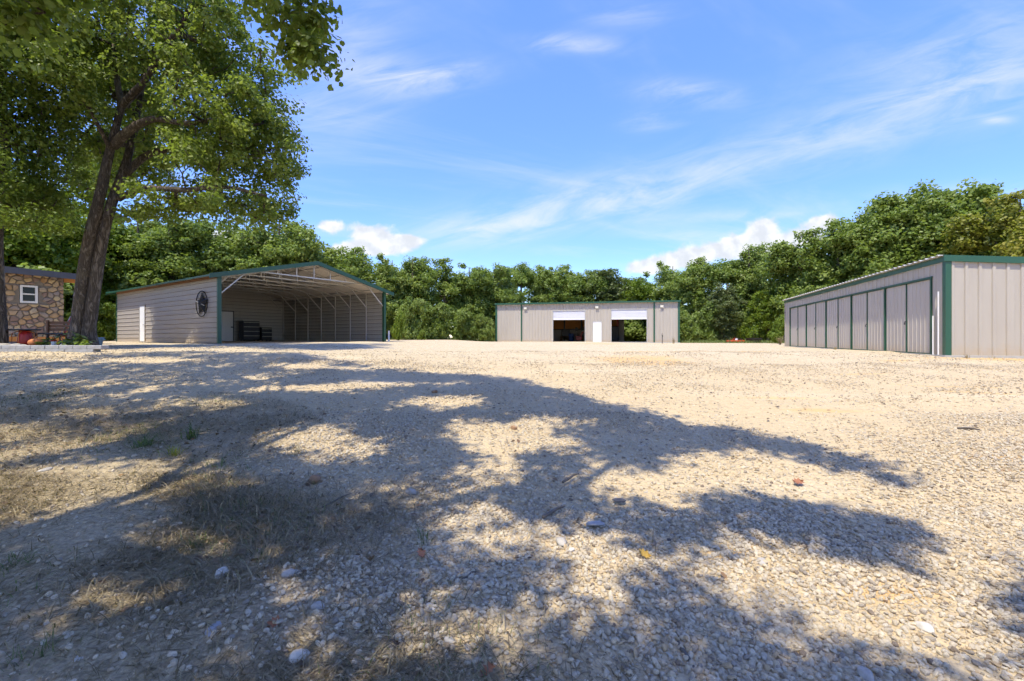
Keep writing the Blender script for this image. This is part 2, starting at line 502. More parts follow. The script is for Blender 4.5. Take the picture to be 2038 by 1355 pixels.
def ground_mat():
    m, N, out = new_mat('gravel_lot')
    pos = N.new('ShaderNodeNewGeometry').outputs['Position']
    sp = N.new('ShaderNodeSeparateXYZ'); N.l.new(pos, sp.inputs[0])
    X, Y, Z = sp.outputs
    flat = N.combine(X, Y, 0.0)
    warp = N.noise(flat, 0.9, 5, 0.6)
    # stones and fines
    vr = N.voro(flat, 34); vd = vr.outputs['Distance']; vc = vr.outputs['Color']
    vr2 = N.voro(flat, 13); vd2 = vr2.outputs['Distance']; vc2 = vr2.outputs['Color']
    s1 = N.new('ShaderNodeSeparateColor'); N.l.new(vc, s1.inputs[0])
    s2 = N.new('ShaderNodeSeparateColor'); N.l.new(vc2, s2.inputs[0])
    pale = N.ramp(s1.outputs[0], [(0.0, (0.30, 0.24, 0.16)), (0.25, (0.49, 0.39, 0.245)), (0.65, (0.61, 0.50, 0.325)), (0.9, (0.51, 0.43, 0.315)), (1.0, (0.22, 0.165, 0.105))])
    big = N.ramp(s2.outputs[1], [(0.0, (0.38, 0.31, 0.21)), (0.5, (0.60, 0.485, 0.315)), (0.93, (0.66, 0.55, 0.385)), (1.0, (0.26, 0.19, 0.12))])
    c = N.mix(N.math('MULTIPLY', N.smooth(s2.outputs[0], 0.45, 0.6), 0.55), pale, big)
    patch = N.noise(flat, 0.33, 5, 0.6)
    fines = N.noise(flat, 2.3, 5, 0.65)
    sand = N.ramp(N.noise(flat, 60, 3, 0.6), [(0.2, (0.34, 0.26, 0.165)), (0.5, (0.50, 0.375, 0.215)), (0.85, (0.62, 0.475, 0.28))])
    near = N.math('SUBTRACT', 1.0, N.smooth(Y, 7.0, 17.0))
    c = N.mix(N.math('MAXIMUM', N.math('MULTIPLY', N.smooth(fines, 0.46, 0.72), 0.75), N.math('MULTIPLY', near, 0.8)), c, sand)
    # ochre soil spots with shapes of their own
    def spot(cx, cy, sx, sy, rot=0.0):
        cc, ssn = math.cos(rot), math.sin(rot)
        du = N.math('SUBTRACT', X, cx); dv = N.math('SUBTRACT', Y, cy)
        a = N.math('MULTIPLY_ADD', du, cc / sx, N.math('MULTIPLY', dv, ssn / sx))
        b = N.math('MULTIPLY_ADD', dv, cc / sy, N.math('MULTIPLY', du, -ssn / sy))
        return N.math('EXPONENT', N.math('MULTIPLY', N.math('MULTIPLY_ADD', a, a, N.math('MULTIPLY', b, b)), -1.0))
    tot = None
    for args in SPOTS:
        s = spot(*args); tot = s if tot is None else N.math('ADD', tot, s)
    och = N.smooth(N.math('MULTIPLY_ADD', N.math('SUBTRACT', fines, 0.5), 1.5, tot), 0.35, 0.95)
    och = N.math('MAXIMUM', och, N.math('MULTIPLY', N.smooth(patch, 0.56, 0.8), 0.40))
    c = N.mix(N.math('MULTIPLY', och, 0.85), c, N.mix(fines, (0.50, 0.30, 0.12), (0.60, 0.42, 0.20)))
    # wheel worn drifts of paler stone
    wv = N.noise(N.combine(N.math('MULTIPLY', X, 0.18), Y, 0.0), 0.8, 4, 0.6)
    c = N.mix(N.math('MULTIPLY', N.smooth(wv, 0.5, 0.75), 0.35), c, (0.60, 0.51, 0.365))
    # bare brown soil and litter below the trees on the left
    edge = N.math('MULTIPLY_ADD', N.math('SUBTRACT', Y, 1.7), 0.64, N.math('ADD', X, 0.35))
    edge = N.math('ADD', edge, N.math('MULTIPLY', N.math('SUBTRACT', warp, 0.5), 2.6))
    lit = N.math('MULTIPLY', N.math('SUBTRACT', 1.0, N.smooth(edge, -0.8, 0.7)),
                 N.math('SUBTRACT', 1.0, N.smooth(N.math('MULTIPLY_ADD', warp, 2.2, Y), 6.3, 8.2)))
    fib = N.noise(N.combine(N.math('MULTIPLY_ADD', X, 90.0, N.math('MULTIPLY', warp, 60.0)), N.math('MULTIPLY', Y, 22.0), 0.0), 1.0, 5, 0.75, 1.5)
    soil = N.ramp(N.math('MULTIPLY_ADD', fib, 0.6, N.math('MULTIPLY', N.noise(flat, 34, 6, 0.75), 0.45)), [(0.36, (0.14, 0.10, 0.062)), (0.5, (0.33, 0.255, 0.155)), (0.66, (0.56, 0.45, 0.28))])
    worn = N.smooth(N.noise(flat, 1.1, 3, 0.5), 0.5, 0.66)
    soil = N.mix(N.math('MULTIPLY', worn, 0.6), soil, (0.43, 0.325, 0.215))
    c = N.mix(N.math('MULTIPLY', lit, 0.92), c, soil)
    # woodland floor beyond the yard
    wood_f = N.smooth(N.math('ADD', Y, N.math('MULTIPLY', N.noise(flat, 0.4, 4, 0.6), 6.0)), 54.0, 57.0)
    c = N.mix(wood_f, c, N.mix(fines, (0.07, 0.065, 0.025), (0.16, 0.12, 0.06)))
    hgt = N.math('ADD', N.math('MULTIPLY', N.math('SUBTRACT', 1.0, vd), 1.0), N.math('MULTIPLY', N.math('SUBTRACT', 1.0, vd2), 1.4))
    hgt = N.math('ADD', hgt, N.math('MULTIPLY', fines, 1.5))
    principled(N, out, c, 0.95, 0, hgt, 0.75, 0.022, 0.15)
    return m


def spot_px(px, py, sx, sy, rot=0.0):
    p = on_ground(px, py); return (p.x, p.y, sx, sy, rot)


SPOTS = [spot_px(1265, 712, 1.6, 1.6), spot_px(1290, 722, .9, .8), spot_px(1190, 684, 3.0, 3.0), spot_px(1870, 769, 1.0, .10, -.35), spot_px(1960, 785, .8, .1, -.3),
         spot_px(1790, 718, 1.2, .30, .3), spot_px(1930, 714, 1.3, .35, -.3), spot_px(2030, 716, 1.2, .4, -.3), spot_px(1700, 745, .8, .12),
         spot_px(1560, 790, .9, .14), spot_px(1640, 815, .8, .15), spot_px(2000, 915, .6, .12), spot_px(1380, 700, 4, .5), spot_px(1780, 1190, .35, .12), spot_px(1450, 1110, .2, .1)]
M['glass'] = glass_mat(); M['lens'] = lens_mat(); M['fieldstone'] = fieldstone_mat(); M['gravel'] = gravel_stone_mat(); M['ground'] = ground_mat()
M['leaf_near'] = leaf_mat('oak_leaf', (0.075, 0.120, 0.018), (0.155, 0.222, 0.032), (0.265, 0.325, 0.06), 0.55)
M['leaf_wood'] = leaf_mat('woodland_leaf', (0.118, 0.178, 0.032), (0.200, 0.280, 0.050), (0.315, 0.380, 0.092), 0.52)
M['leaf_bright'] = leaf_mat('bright_leaf', (0.075, 0.13, 0.012), (0.15, 0.23, 0.016), (0.25, 0.32, 0.035), 0.5)
M['leaf_yellow'] = leaf_mat('yellowing_leaf', (0.14, 0.165, 0.016), (0.27, 0.28, 0.035), (0.42, 0.37, 0.06), 0.5)
M['leaf_cedar'] = leaf_mat('cedar_leaf', (0.055, 0.080, 0.022), (0.110, 0.145, 0.042), (0.19, 0.22, 0.075), 0.35)
M['straw'] = leaf_mat('dry_grass', (0.13, 0.09, 0.045), (0.27, 0.20, 0.105), (0.45, 0.36, 0.20), 0.2)
M['grass'] = leaf_mat('green_grass', (0.04, 0.075, 0.015), (0.09, 0.14, 0.03), (0.19, 0.23, 0.06), 0.35)
M['litter'] = leaf_mat('dead_leaf', (0.06, 0.035, 0.02), (0.15, 0.085, 0.045), (0.30, 0.17, 0.07), 0.15)

# ------------------------------------------------------------------ the ground
def build_ground():
    def axis(lo, hi):
        vals = [0.0]; s = 0.12
        while vals[-1] < hi:
            vals.append(vals[-1] + s); s *= 1.028 if vals[-1] < 60 else 1.25
        neg = [0.0]; s = 0.12
        while -neg[-1] > lo:
            neg.append(neg[-1] + s); s *= 1.028 if neg[-1] < 60 else 1.25
        return np.array(sorted(set([-v for v in neg[1:]] + vals)))
    xs = axis(-900, 900); ys = axis(-300, 900)
    XX, YY = np.meshgrid(xs, ys)
    ZZ = ground_z(XX, YY)
    # shallow unevenness of the lot
    q = np.zeros_like(XX)
    r2 = np.random.default_rng(3)
    for k in range(26):
        f = r2.uniform(0.5, 5.5); a = r2.uniform(0, 6.28); ph = r2.uniform(0, 6.28)
        q += np.sin((XX * math.cos(a) + YY * math.sin(a)) * f + ph) * (0.010 / (0.5 + f * 0.6))
    q *= np.clip(1 - np.hypot(XX, YY) / 60, 0, 1)
    ZZ = ZZ + q
    n, m = XX.shape
    v = np.stack([XX, YY, ZZ], -1).reshape(-1, 3)
    i = np.arange(n * m).reshape(n, m)
    f = np.stack([i[:-1, :-1], i[:-1, 1:], i[1:, 1:], i[1:, :-1]], -1).reshape(-1, 4)
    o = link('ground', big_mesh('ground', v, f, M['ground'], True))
    tag(o, kind='structure')


build_ground()


# ------------------------------------------------------------------ sheet metal helpers
def ribbed_wall(parent, name, axis, fixed, sign, s0, s1, zb, zt, mat, pitch=0.305, sheet=3, rib=0.028, base=0.0, rw=0.028):
    """upright ribbed sheets; axis 'x' or 'y' runs along the wall, sign = outward side; zb/zt numbers or functions of s; each sheet is a part"""
    fb = zb if callable(zb) else (lambda s: zb)
    ft = zt if callable(zt) else (lambda s: zt)
    out = []
    s = s0
    while s < s1 - 1e-4:
        e = min(s + pitch * sheet, s1)
        if s1 - e < 0.08: e = s1
        prof = [(s, 0.0)]
        k = s + pitch / 2
        while k < e - 0.05:
            prof += [(k - rw - 0.02, 0), (k - rw, rib), (k + rw, rib), (k + rw + 0.02, 0)]
            k += pitch
        prof.append((e - 0.002, 0.0))
        vs = []
        for (a, d) in prof:
            off = fixed + sign * (d + base)
            for z in (fb(a), ft(a)):
                vs.append((a, off, z) if axis == 'x' else (off, a, z))
        fs = []
        for i in range(len(prof) - 1):
            q = (2 * i, 2 * i + 2, 2 * i + 3, 2 * i + 1)
            fs.append(q if (sign < 0) == (axis == 'x') else q[::-1])
        out.append(link(name, mesh_from(name, vs, fs), mat, parent))
        s = e
    return out


def siding_strip(parent, name, axis, fixed, sign, s0, s1, z0, z1, mat, rib=0.022, rh=0.035):
    """one horizontal siding course with a raised rib at its foot"""
    z0 = z0 + 0.016
    prof = [(z0, 0), (z0 + 0.012, rib), (z0 + 0.012 + rh, rib), (z0 + 0.024 + rh, 0), (z1, 0)]
    prof = [(min(z, z1), d) for z, d in prof]
    vs = []
    for z, d in prof:
        off = fixed + sign * d
        for s in (s0, s1):
            vs.append((s, off, z) if axis == 'x' else (off, s, z))
    fs = [(2 * i, 2 * i + 1, 2 * i + 3, 2 * i + 2) for i in range(4)]
    if (sign < 0) != (axis == 'x'):
        fs = [f[::-1] for f in fs]
    return link(name, mesh_from(name, vs, fs), mat, parent)


def along(o, d, px):
    """distance along a ground line from o in direction d at which it is seen in photograph column px"""
    r = (px - CX) / FPX
    return (r * o[1] - o[0]) / (d[0] - r * d[1])


# ------------------------------------------------------------------ storage building on the right
def build_storage():
    O = (12.3, 12.8); d = (0.293, 0.956)
    root = empty('storage_building', (O[0], O[1], 0.80), math.atan2(d[1], d[0]))
    tag(root, 'low pale grey metal storage building with row of double doors and green trim', 'building')
    L, H, W = 16.0, 2.70, 7.0
    posts = [along(O, d, p) for p in (1854, 1761.4, 1694.4, 1643.9, 1604.8, 1572.5)]
    dt = 2.28
    MB().box(-0.12, L + 0.1, -W - .1, 0.10, -0.4, 0.02).build('slab', M['concrete'], root)
    # long wall: beside and over the doors
    ribbed_wall(root, 'wall_panel', 'x', 0.0, 1, 0.06, posts[0] - 0.05, 0.0, H, M['panel'], rib=.02)
    ribbed_wall(root, 'wall_panel', 'x', 0.0, 1, posts[0] - 0.05, posts[-1] + 0.05, dt + 0.06, H, M['panel'], rib=.02)
    ribbed_wall(root, 'wall_panel', 'x', 0.0, 1, posts[-1] + 0.05, L - 0.02, 0.0, H, M['panel'], rib=.02)
    slope = 0.086
    ribbed_wall(root, 'wall_panel', 'y', 0.0, -1, -W, -0.06, 0.0, lambda s: H + s * slope, M['panel'], rib=.03)
    ribbed_wall(root, 'wall_panel', 'y', L, 1, -W, -0.06, 0.0, lambda s: H + s * slope, M['panel'], rib=.03)
    ribbed_wall(root, 'wall_panel', 'x', -W, -1, 0.0, L, 0.0, H - W * slope, M['panel'])
    # posts and header of the door row
    for p in posts:
        MB().box(p - 0.032, p + 0.032, -0.06, 0.028, 0.0, dt).build('door_post', M['green'], root)
    MB().box(posts[0] - 0.06, posts[-1] + 0.06, -0.06, 0.034, dt, dt + 0.06).build('door_header', M['green'], root)
    for a, b in zip(posts[:-1], posts[1:]):
        mid = (a + b) / 2
        for k, (s0, s1) in enumerate(((a + 0.042, mid - 0.010), (mid + 0.010, b - 0.042))):
            # a ribbed leaf with a thin green frame
            prof = [(s0, 0.0)]
            s = s0 + 0.12
            while s < s1 - 0.08:
                prof += [(s - 0.03, 0), (s - 0.016, 0.014), (s + 0.016, 0.014), (s + 0.03, 0)]; s += 0.2286
            prof.append((s1, 0.0))
            vs = []; fs = []
            for q, dd in prof:
                for z in (0.05, dt - 0.015):
                    vs.append((q, -0.02 + dd, z))
            for i in range(len(prof) - 1):
                fs.append((2 * i + 1, 2 * i + 3, 2 * i + 2, 2 * i))
            dr = link('door', mesh_from('door', vs, fs), M['panel_door'], root)
            fr = MB()
            fr.box(s0 - .006, s0 + .010, -0.05, 0.004, 0.045, dt - 0.01).box(s1 - .010, s1 + .006, -0.05, 0.004, 0.045, dt - 0.01)
            fr.box(s0, s1, -0.05, 0.0035, 0.03, 0.055)
            fr.build('frame', M['green'], dr)
            if k == 0:
                lk = MB().box(s1 - .03, s1 + .05, 0.004, 0.03, 1.02, 1.06)
                lk.box(s1 + .0, s1 + .04, 0.03, 0.05, 0.94, 1.02)
                lk.build('hasp', M['dark'], dr)
    # corner trims
    MB().box(-0.045, 0.10, -0.0, 0.045, 0.0, H).box(-0.045, 0.0, -0.09, 0.0, 0.0, H).build('corner_trim', M['green'], root)
    MB().box(L - 0.08, L + 0.045, 0.0, 0.035, 0.0, H).build('corner_trim', M['panel'], root)
    # eave fascia and rake trim
    MB().box(-0.05, L + 0.05, 0.0, 0.055, H - 0.02, H + 0.12).build('eave_fascia', M['green'], root)
    m = MB()
    vs = []
    for y in (0.09, -W):
        zz = H + min(y, 0) * slope
        for x in (-0.075, -0.02):
            for z in (zz - 0.02, zz + 0.155):
                vs.append((x, y, z))
    m.add(vs, [(0, 1, 3, 2), (4, 6, 7, 5), (0, 4, 5, 1), (2, 3, 7, 6), (1, 5, 7, 3), (0, 2, 6, 4)])
    m.build('rake_trim', M['green'], root)
    # ribbed roof sheets, their ends overhanging the doors
    x = -0.02
    while x < L:
        e = min(x + 0.915, L + 0.06)
        prof = [(x, 0)]
        k = x + 0.15
        while k < e - 0.05:
            prof += [(k - .055, 0), (k - .03, .04), (k + .03, .04), (k + .055, 0)]; k += 0.305
        prof.append((e - .003, 0))
        vs = []; fs = []
        for q, dz in prof:
            for y in (0.16, -W - 0.1):
                zz = H + 0.135 + y * slope + dz
                vs += [(q, y, zz), (q, y, zz - 0.012)]
        for i in range(len(prof) - 1):
            a, b = 4 * i, 4 * i + 4
            fs += [(a, b, b + 2, a + 2), (a + 1, a + 3, b + 3, b + 1), (a, a + 1, b + 1, b), (a + 2, b + 2, b + 3, a + 3)]
        link('roof_sheet', mesh_from('roof_sheet', vs, fs), M['galv'], root)
        x = e
    for s, h in ((0.52, 1.16), (0.26, 1.85)):
        MB().tube([(s, 0.06, 0.0), (s, 0.06, h)], 0.019, 8).build('conduit', M['white'], root)


build_storage()


# ------------------------------------------------------------------ open workshop in the centre
def build_shop():
    O = (-1.63, 47.4); d = Vector((0.975, -0.221)).normalized(); d = (d.x, d.y)
    ZB = 0.90
    root = empty('workshop', (O[0], O[1], ZB), math.atan2(d[1], d[0]))
    tag(root, 'long grey metal workshop with two raised roll-up doors at far end of lot', 'building')
    S = lambda p: along(O, d, p)
    L = S(1351); H = 3.92; W = 11.0
    b1 = (S(1101), S(1164)); b2 = (S(1217), S(1287)); wd = (S(1180.5), S(1197)); t1, t2 = S(1038), S(1302)
    oh = 3.16; dh = 2.06
    P = M['panel']
    MB().box(-.1, L + .1, -0.05, W + .1, -0.4, 0.03).build('slab', M['concrete'], root)
    kw = dict(pitch=0.305, sheet=3, rib=.03)
    def wall(a, b, z0=0.0, z1=H): ribbed_wall(root, 'wall_panel', 'x', 0.0, -1, a, b, z0, z1, P, **kw)
    wall(0.05, t1 - .06); wall(t1 + .06, b1[0] - .06); wall(b1[0] - .06, b1[1] + .06, oh + .06); wall(b1[1] + .06, wd[0] - .05)
    wall(wd[0] - .05, wd[1] + .05, dh + .05); wall(wd[1] + .05, b2[0] - .06); wall(b2[0] - .06, b2[1] + .06, oh + .12); wall(b2[1] + .06, t2 - .06); wall(t2 + .06, L - .05)
    ribbed_wall(root, 'wall_panel', 'y', 0.0, -1, 0.05, W, 0.0, H, P, **kw)
    ribbed_wall(root, 'wall_panel', 'y', L, 1, 0.05, W, 0.0, H, P, **kw)
    # back wall with a second opening opposite the right bay
    ro = (b2[0] + 1.45, L - 2.0)
    ribbed_wall(root, 'wall_panel', 'x', W, 1, 0.0, ro[0], 0.0, H, P, **kw)
    ribbed_wall(root, 'wall_panel', 'x', W, 1, ro[0], ro[1], 3.2, H, P, **kw)
    ribbed_wall(root, 'wall_panel', 'x', W, 1, ro[1], L, 0.0, H, P, **kw)
    MB().box(b2[0] - 1.4, b2[0] - 1.3, 0.1, W - .1, 0.03, H - .05).build('partition', M['dark'], root)
    # inner lining of the left bay
    MB().box(t1, b2[0] - 1.45, 8.2, 8.3, 1.45, H - .6).build('board_lining', M['osb'], root)
    MB().box(t1, b2[0] - 1.45, 8.22, 8.32, 0.03, 1.42).build('lower_lining', M['inner'], root)
    MB().box(t1, b2[0] - 1.45, 8.10, 8.19, 1.40, 1.50).build('girt', M['dark'], root)
    for s in (b1[0] + 2.2, b1[0] + .2, b1[0] + 4.2):
        MB().box(s, s + .16, 8.02, 8.18, 0.03, H - .6).build('column', M['dark'], root)
    MB().box(t1, b2[0] - 1.45, 8.05, 8.35, H - .62, H - .5).build('eave_strut', M['edge'], root)
    MB().box(b2[0] - 1.26, b2[0] + .75, 8.22, 8.32, 1.5, H - .6).build('board_lining', M['osb'], root)
    MB().box(b2[0] + .55, b2[0] + .75, 8.1, 8.22, 0.03, H - .3).build('column', M['red'], root)
    MB().box(b2[0] + .8, b2[0] + 1.35, 8.6, 8.7, 0.03, H - .3).build('inner_panel', M['inner'], root)
    # roof
    MB().box(-.12, L + .12, -0.18, W + .2, H + .03, H + .10).build('roof', M['galv'], root)
    MB().box(-.14, L + .14, -0.26, -0.182, H - .04, H + .12).build('eave_trim', M['green'], root)
    for x in (0.0, L):
        MB().box(x - .09, x + .09, -.05, .09, 0, H).build('corner_trim', M['green'], root)
    for x in (t1, t2):
        MB().box(x - .07, x + .07, -.06, .05, 0, H - .05).build('downspout', M['green'], root)
    # roll-up doors
    for (a, b), top in ((b1, oh), (b2, oh + .06)):
        fr = MB().box(a - .07, a, -.055, .12, 0, top).box(b, b + .07, -.055, .12, 0, top).box(a - .07, b + .07, -.055, .12, top, top + .07)
        f = fr.build('door_frame', M['galv'], root)
        cur = empty('roll_door', (0, 0, 0)); cur.parent = root
        z = top
        low = 2.28
        n = 6
        for k in range(n):
            z1 = top - (top - low - .1) * k / n; z0 = top - (top - low - .1) * (k + 1) / n
            mm = MB(); vs = [(a, .03, z0), (b, .03, z0), (b, .0, z0 + .015), (a, .0, z0 + .015), (b, .0, z1 - .02), (a, .0, z1 - .02), (b, .03, z1 - .002), (a, .03, z1 - .002)]
            mm.add(vs, [(0, 1, 2, 3), (3, 2, 4, 5), (5, 4, 6, 7)])
            mm.build('slat', M['roll'], cur)
        MB().box(a, b, -.02, .03, low - .02, low + .1).build('bottom_bar', M['white'], cur)
    # walk door
    dr = MB().box(wd[0], wd[1], -.02, .03, 0.03, dh).build('door', M['white'], root)
    MB().box(wd[0] - .05, wd[0] - .001, -.055, .03, 0, dh + .05).box(wd[1] + .001, wd[1] + .05, -.055, .03, 0, dh + .05).box(wd[0] - .05, wd[1] + .05, -.056, .03, dh + .001, dh + .051).build('frame', M['galv'], dr)
    MB().tube([(wd[0] + .1, -.03, 1.0), (wd[0] + .1, -.09, 1.0), (wd[0] + .2, -.09, 1.0)], .012, 6).build('handle', M['galv'], dr)
    mw = root.matrix_basis
    Mx = Matrix.Translation(root.location) @ Matrix.Rotation(root.rotation_euler.z, 4, 'Z')
    # flood lamps
    for s, lab in ((S(1046), 'small white floodlight under the eave near left end of workshop'), (S(1188), 'small white floodlight above the white walk door of workshop'), (S(1317), 'small white floodlight under the eave near right end of workshop')):
        e = empty('floodlight', Mx @ Vector((s, -.06, 3.48)), root.rotation_euler.z)
        tag(e, lab, 'floodlight', 'floodlights on the workshop eave')
        MB().box(-.05, .05, -.06, .02, -.05, .05).build('bracket', M['dark'], e)
        m = MB(); m.add([(-.17, -.10, -.12), (.17, -.10, -.12), (.17, -.16, .12), (-.17, -.16, .12), (-.12, -.04, -.08), (.12, -.04, -.08), (.12, -.06, .10), (-.12, -.06, .10)],
                        [(3, 2, 1, 0), (4, 5, 6, 7), (0, 1, 5, 4), (2, 3, 7, 6), (1, 2, 6, 5), (3, 0, 4, 7)])
        m.build('housing', M['edge'], e)
        m = MB(); m.add([(-.14, -.112, -.10), (.14, -.112, -.10), (.14, -.164, .10), (-.14, -.164, .10)], [(0, 1, 2, 3)]); m.build('lens', M['lens'], e)

    # things standing inside
    def item(name, lab, cat, x, y):
        e = empty(name, Mx @ Vector((x, y, 0.03)), root.rotation_euler.z); tag(e, lab, cat); return e
    a = b1[0]
    e = item('tool_cabinet', 'black box cabinet on wooden bench at left inside the left bay', 'cabinet', a + .55, 7.0)
    MB().bevel_box(-.45, .45, -.3, .3, .62, 1.35, .03).build('body', M['black'], e)
    for k in range(3):
        MB().box(-.42, .42, -.325, -.302, .66 + k * .23, .86 + k * .23).build('drawer', M['dark'], e)
    e = item('workbench', 'low wooden bench under black cabinet inside the left bay', 'bench', a + .7, 6.9)
    MB().box(-.75, .75, -.4, .4, .5, .58).build('bench_top', M['wood'], e)
    for sx in (-.68, .68):
        for sy in (-.34, .34):
            MB().box(sx - .05, sx + .05, sy - .05, sy + .05, 0, .5).build('leg', M['wood'], e)
    e = item('plastic_drum', 'blue plastic drum in the middle of the left bay', 'drum', a + 1.35, 5.2)
    MB().lathe([(.25, 0), (.29, .03), (.29, .28), (.31, .31), (.29, .34), (.29, .6), (.31, .63), (.29, .66), (.29, .86), (.25, .9)], 16).build('body', M['blue'], e, True)
    MB().lathe([(.07, .9), (.07, .94)], 10, (.1, 0, 0)).build('bung', M['black'], e)
    e = item('floor_machine', 'red and black workshop machine on stand in the left bay', 'machine', a + 2.25, 5.4)
    MB().bevel_box(-.38, .30, -.25, .25, .12, .62, .05).build('body', M['red'], e)
    MB().bar((.1, 0, .6), (.42, 0, 1.15), .14).build('arm', M['red'], e)
    for sx in (-.3, .22):
        for sy in (-.22, .22):
            MB().tube([(sx, sy - .03, .08), (sx, sy + .03, .08)], .08, 10).build('wheel', M['black'], e)
    e = item('drill_press', 'tall dark drill press on column by the post in left bay', 'machine', a + 1.85, 6.6)
    MB().box(-.25, .25, -.25, .25, 0, .06).build('base', M['dark'], e)
    MB().tube([(0, 0, .06), (0, 0, 1.5)], .05, 10).build('column', M['galv'], e)
    MB().bevel_box(-.16, .16, -.35, .2, 1.25, 1.6, .04).build('head', M['black'], e)
    MB().lathe([(.2, 0), (.2, .04)], 14, (0, -.15, .85)).build('table', M['dark'], e)
    e = item('parts_rack', 'grey rack of tools with round white dial at right in the left bay', 'rack', a + 2.85, 6.8)
    for z in (.3, .75, 1.1):
        MB().box(-.55, .5, -.25, .25, z, z + .04).build('shelf', M['galv'], e)
    for sx in (-.53, .48):
        for sy in (-.23, .23):
            MB().box(sx - .02, sx + .02, sy - .02, sy + .02, 0, 1.3).build('leg', M['galv'], e)
    MB().lathe([(.11, 0), (.13, .03), (.13, .08), (.09, .1)], 14, (-.3, -.2, 1.14)).build('dial', M['white'], e)
    MB().bevel_box(-.35, -.05, -.1, .2, 1.14, 1.75, .05).build('tool_head', M['black'], e)
    MB().bevel_box(.0, .4, -.2, .2, .34, .7, .03).build('crate', M['dark'], e)
    MB().bevel_box(.05, .42, -.2, .2, .79, 1.05, .03).build('crate', M['black'], e)
    e = item('tall_cabinet', 'tall black cabinet just inside the right bay', 'cabinet', b2[0] + .32, 6.6)
    MB().bevel_box(-.42, .42, -.3, .3, .05, 1.72, .03).build('body', M['black'], e)
    for s in (-1, 1):
        MB().box(min(s * .01, s * .4), max(s * .01, s * .4), -.325, -.302, .1, 1.68).build('door', M['dark'], e)


build_shop()


